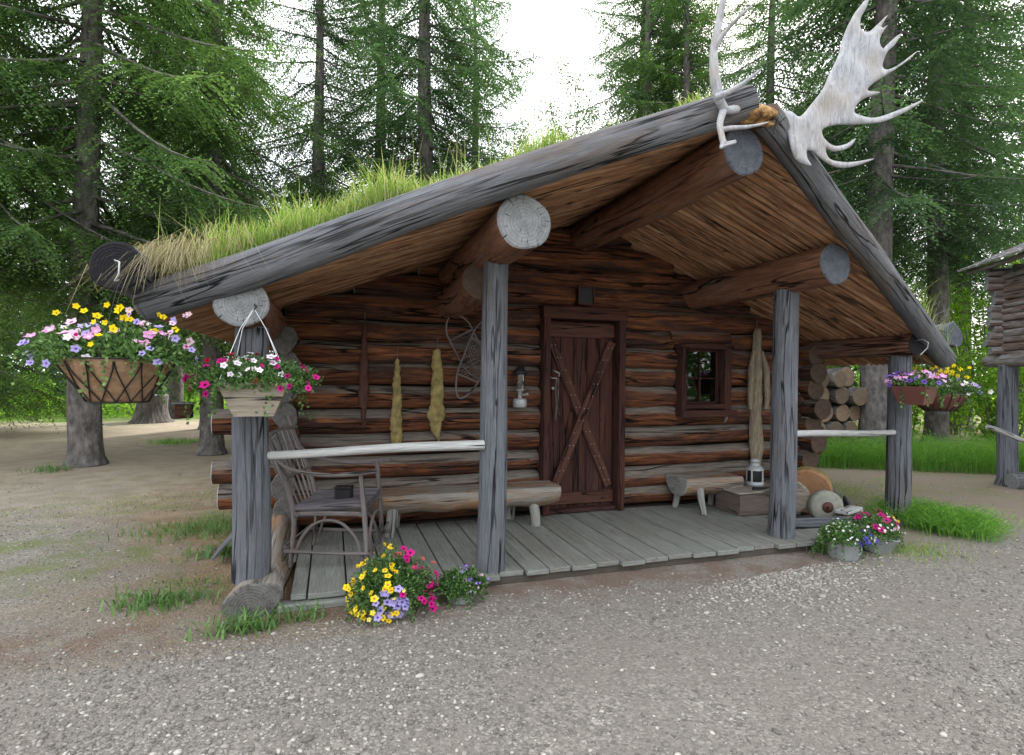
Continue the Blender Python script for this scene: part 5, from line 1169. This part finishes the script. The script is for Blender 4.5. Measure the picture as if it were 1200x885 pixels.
SH = [('l', 9.6, 9.6, 1.25, 'bright green bush directly behind the firewood stack'), ('m', 11.2, 10.6, 1.3, 'tall bright bush between firewood stack and corner post'), ('l', 10.9, 8.3, .8, 'leafy bush behind the right corner post'), ('m', 13.2, 9.9, 1.25, 'bright bush behind the brown box planter'),
      ('l', 12.2, 7.2, .9, 'leafy bush left of the raised cache posts'), ('m', 14.4, 8.6, 1.3, 'bright bush under the raised cache'), ('m', 15.5, 10.2, 1.1, 'tall bright bush behind the raised cache walls'), ('l', 13.8, 6.6, .9, 'leafy bush at the right picture edge'), ('m', 9.6, 12.2, 1.4, 'tall bright bush far behind the porch right end'),
      ('m', 17, 13.5, 1.3, 'sunlit thicket bush far right'), ('m', 13.4, 14.5, 1.3, 'sunlit thicket bush behind the thick right trunk'), ('p', 5.3, 13.6, 1.35, 'pale sapling top showing over the middle of the roof'), ('p', 6.9, 14.2, 1.5, 'pale sapling top nearest the roof peak'), ('p', 4.3, 15.4, 1.3, 'pale sapling top beside the bare-trunked spruce'),
      ('l', -8.2, 19.5, .6, 'small bright bush at the left edge of the dirt clearing'), ('l', -10.4, 21.5, .8, 'bright bush beyond the clearing at the far left'), ('m', -5.2, 24.5, .7, 'sunlit bush beyond the stump')]
for k, x, y, s, lab in SH:
    o = sh[k] if k not in used2 else copy_tree(sh[k]); used2.add(k); o.location = (x, y, 0); o.scale = (s,)*3; o.rotation_euler = (0, 0, random.random()*6.28); o['label'] = lab; o['category'] = 'sapling' if k == 'p' else 'bush'; o['group'] = 'saplings behind the roof' if k == 'p' else 'leafy bushes at the wood edge'

# ------------------------------------------------------------------ stump, box on tree, raised cache
def others():
    t = thing('tree_stump', 'broad grey tree stump with leafy weeds at its foot in the clearing', 'stump', (-4.94, 18.5, 0)); b = MB()
    b.tube([(-4.94, 18.5, -.05), (-4.94, 18.5, .12), (-4.94, 18.5, .4), (-4.94, 18.5, .78)], [.62, .45, .38, .36], 20, 0, True, 1, lump=.12); b.build('trunk', ['bark', 'end'], t)
    t = thing('wooden_box', 'small dark wooden box fixed to the left side of a spruce trunk', 'box', (-2.42, 10.9, .8)); b = MB(); b.box((-2.42, 10.85, .78), (.24, .22, .24)); b.build('box', ['brace'], t); b = MB(); b.box((-2.42, 10.85, .92), (.32, .3, .03)); b.build('lid', ['end'], t)
    # raised cache, its eave side turned towards the yard
    t = thing('raised_cache', 'small log storehouse raised on posts at the right edge', 'storehouse', (0, 0, 0)); Lx, Ly = 2.0, 1.8; rs = random.Random(9); b = MB()
    for k in range(13):
        z = 1.80+.098*k
        if z > 2.92: break
        b.log((-rs.uniform(.20, .34), 0, z), (Lx+.3, 0, z), .054, .050, 12, .2, 0, 1, .008, .12); b.log((0, -rs.uniform(.12, .24), z+.05), (0, Ly+.2, z+.05), .054, .052, 12, .2, 0, 1, .008, .12)
        b.log((Lx, -.2, z+.05), (Lx, Ly+.2, z+.05), .054, .052, 10, .3, 0, 1); b.log((-.2, Ly, z), (Lx+.3, Ly, z), .054, .052, 10, .3, 0, 1)
    for k in range(6):
        z = 3.0+.098*k; hw = Ly/2-(z-2.95)/.47
        if hw > .1: b.log((0, Ly/2-hw, z), (0, Ly/2+hw, z), .052, .052, 10, .2, 0, 1); b.log((Lx, Ly/2-hw, z), (Lx, Ly/2+hw, z), .052, .052, 10, .2, 0, 1)
    b.build('wall', ['cachew', 'end'], t)
    b = MB(); b.log((-.36, .0, 1.70), (Lx+.3, .0, 1.70), .085, .085, 14, .3, 0, 1, .01, .08); b.build('floor_beam', ['cachew', 'endblue'], t)
    for x, y in ((.06, .02), (Lx-.1, .02), (.06, Ly), (Lx-.1, Ly)):
        b = MB(); b.tube([(x, y, -.05), (x, y, .1), (x-.01, y, .9), (x, y, 1.64)], [.17, .12, .115, .11], 16, 0, True, 1, lump=.06); b.build('post', ['grey', 'end'], t)
    th = rad(25); L = (Ly/2+.35)/math.cos(th); n = 6
    for sg in (-1, 1):
        b = MB()
        for i in range(n):
            u0, u1 = L*i/n, L*(i+1.3)/n; um = (u0+min(u1, L+.04))/2; ym = Ly/2+sg*(L-um)*0+sg*um*math.cos(th); zm = 3.60-um*math.sin(th)+.02; xx = -.34
            while xx < Lx+.35:
                w_ = rs.uniform(.09, .16); e_ = rs.uniform(-.02, .03); b.box((xx+w_/2, ym+sg*e_, zm-e_*.4), (w_-.008, min(u1, L+.04)-u0, .03), rot=Matrix.Rotation(-sg*(th-rad(3.5)), 3, 'X'), bevel=.003); xx += w_
        b.build('roof', ['shakes'], t)
        b = MB(); b.log((-.33, Ly/2+sg*(Ly/2+.28), 3.0), (Lx+.33, Ly/2+sg*(Ly/2+.28), 3.0), .035, .035, 10, .3); b.build('eave_pole', ['cachew'], t)
    t.location = (8.84, 5.2, 0); t.rotation_euler = (0, 0, math.atan2(-.86, -.51))
    rl = thing('cache_railing', 'pale pole railing beside the post of the raised storehouse', 'railing', (8.6, 5.0, 0)); 
    b = MB(); b.log((8.16, 5.0, .83), (8.95, 4.6, .50), .028, .028, 10, .1); b.build('rail', ['pale'], rl)
    b = MB(); b.log((8.75, 4.9, .46), (9.5, 4.6, .55), .028, .028, 10, .1); b.build('rail', ['pale'], rl)
    b = MB(); b.log((8.62, 4.95, .09), (10.4, 4.5, .1), .11, .10, 14, .2, 0, 1, .02, .1); o = b.build('fallen_log', ['verge', 'end']); tag(o, 'weathered log lying on the ground below the raised storehouse', 'log')
others()

# ------------------------------------------------------------------ ground plants
def ground_plants():
    g = np.random.default_rng(70)
    def hors(x, y, hs, n, label, mat='horse', w_=.004, spread=.5):
        # feathery horsetails: fine blades in tiers
        H = hs*g.uniform(.5, 1.1, n); P = np.stack([x, y, np.zeros(n)], 1); B = blades(P, H, g.uniform(.1, spread, n), w_, g)
        m_ = 7; idx = np.repeat(np.arange(n), m_); u = g.uniform(.25, .95, n*m_); Q = P[idx]+np.stack([np.zeros(n*m_), np.zeros(n*m_), H[idx]*u], 1)+g.normal(0, .012, (n*m_, 3)); a = g.random(n*m_)*6.28; D = np.stack([np.cos(a), np.sin(a), .7*np.ones(n*m_)], 1)
        K = kites(Q, D, .10*(1.1-u)+.05, .004, g); V = np.concatenate([B, K]); o = cards('horsetails', V, mat, None); tag(o, label, 'ground cover', kind='stuff')
    n = 10500; x = g.uniform(5.9, 12.5, n); y0 = 6.9-(x-7.5)*.55; y0 = np.where(x < 7.2, 7.3-(x-7.2)*.2, y0); y = y0+np.abs(g.normal(0, .8, n)); hors(x, y, .52, n, 'bed of feathery bright green horsetails behind the right of the porch')
    n = 1700; a = g.random(n); x = 5.42+.22*a+g.normal(0, .13, n); y = 4.2-.72*a+g.normal(0, .10, n); hors(x, y, .24, n, 'low patch of horsetails at the foot of the right corner post', spread=.9)
    # yard weeds on the left
    def tuft(cx, cy, r, n, h, label, mat='weed', lean=(.3, 1.1), w_=.012):
        x = g.normal(cx, r, n); y = g.normal(cy, r*.6, n); P = np.stack([x, y, np.zeros(n)], 1); o = cards('weeds', blades(P, h*g.uniform(.4, 1.1, n), g.uniform(*lean, n), w_*g.uniform(.6, 1.2, n), g), mat, None); tag(o, label, 'weeds', kind='stuff')
    tuft(-1.02, 3.95, .13, 230, .10, 'low green weeds on the gravel left of the corner post', w_=.012)
    tuft(-.46, 3.42, .09, 130, .13, 'broad-leaved weeds sprouting before the left corner post', w_=.016)
    tuft(-.14, 3.46, .05, 34, .12, 'small weed clump at the deck front left corner', w_=.014)
    tuft(-1.0, 5.7, .33, 900, .10, 'green weeds beside the left side wall of the cabin', w_=.008)
    tuft(-.78, 4.9, .15, 160, .11, 'dark leafy weeds under the sill left of the chair', w_=.016)
    tuft(-2.2, 7.1, .55, 900, .035, 'thin grass scattered over the dirt yard at left', 'grass', w_=.005)
    tuft(-.85, 4.15, .22, 200, .05, 'sparse green sprouts around the leaning slab', w_=.008)
    tuft(-3.85, 9.7, .16, 130, .14, 'grass tuft at the foot of the thick spruce', w_=.01)
    tuft(-3.0, 12.9, .28, 420, .14, 'rounded grass clump left of the box-carrying spruce', 'horse', w_=.008)
    tuft(3.88, 3.62, .07, 90, .12, 'grass sprigs between deck corner and metal bucket', w_=.008)
    tuft(4.65, 3.35, .22, 420, .07, 'thin grass around the right metal tub', 'grass', w_=.005)
    # moss and grass on the right path
    tuft(6.2, 5.6, .5, 900, .05, 'short grass on the path behind the right corner post', 'grass', w_=.005)
    # undergrowth far left and behind
    n = 16000; a = YAW+rad(g.uniform(-56, -14, n) if False else 0)+np.radians(g.uniform(-58, -12, n)); d = 20.5+g.random(n)**1.3*22; x, y = d*np.sin(a), d*np.cos(a); k = (y > 20.3+.8*np.sin(x*1.3)) | (x < -10.5-.3*(y-20)); x, y = x[k], y[k]; n = len(x)
    P = np.stack([x, y, g.random(n)*.5], 1); o = cards('undergrowth', kites(P, rdir(n, g)+np.array([0, 0, .3]), g.uniform(.10, .24, n), .10, g, np.tile([0, 0, 1.], (n, 1))), 'broad', None); tag(o, 'sunlit bright green undergrowth beyond the dirt clearing', 'undergrowth', kind='stuff')
    n = 14000; x = g.uniform(7, 24, n); y = 9+g.random(n)*14; P = np.stack([x, y, g.random(n)**1.5*1.0], 1); o = cards('undergrowth', kites(P, rdir(n, g), g.uniform(.08, .16, n), .07, g, np.tile([0, 0, 1.], (n, 1))), 'broad', None); tag(o, 'bright leafy undergrowth between the bushes at right', 'undergrowth', kind='stuff')
    # needles and straw litter
    n = 5200; x = g.uniform(-2.2, .2, n); y = g.uniform(3.15, 6.8, n); k = (x < -.7) | (y < 3.5); k &= x > -2.2+(y-3.4)*-.1; x, y = x[k], y[k]; n = len(x); a = g.random(n)*6.28; P = np.stack([x, y, .004+.004*g.random(n)], 1); D = np.stack([np.cos(a), np.sin(a), .08*g.random(n)], 1)
    o = cards('straw_litter', kites(P, D, g.uniform(.02, .06, n), .003, g, np.tile([0, 0, 1.], (n, 1))), 'dry', None); tag(o, 'dry straw and needle litter on the ground by the left post', 'litter', kind='stuff')
ground_plants()
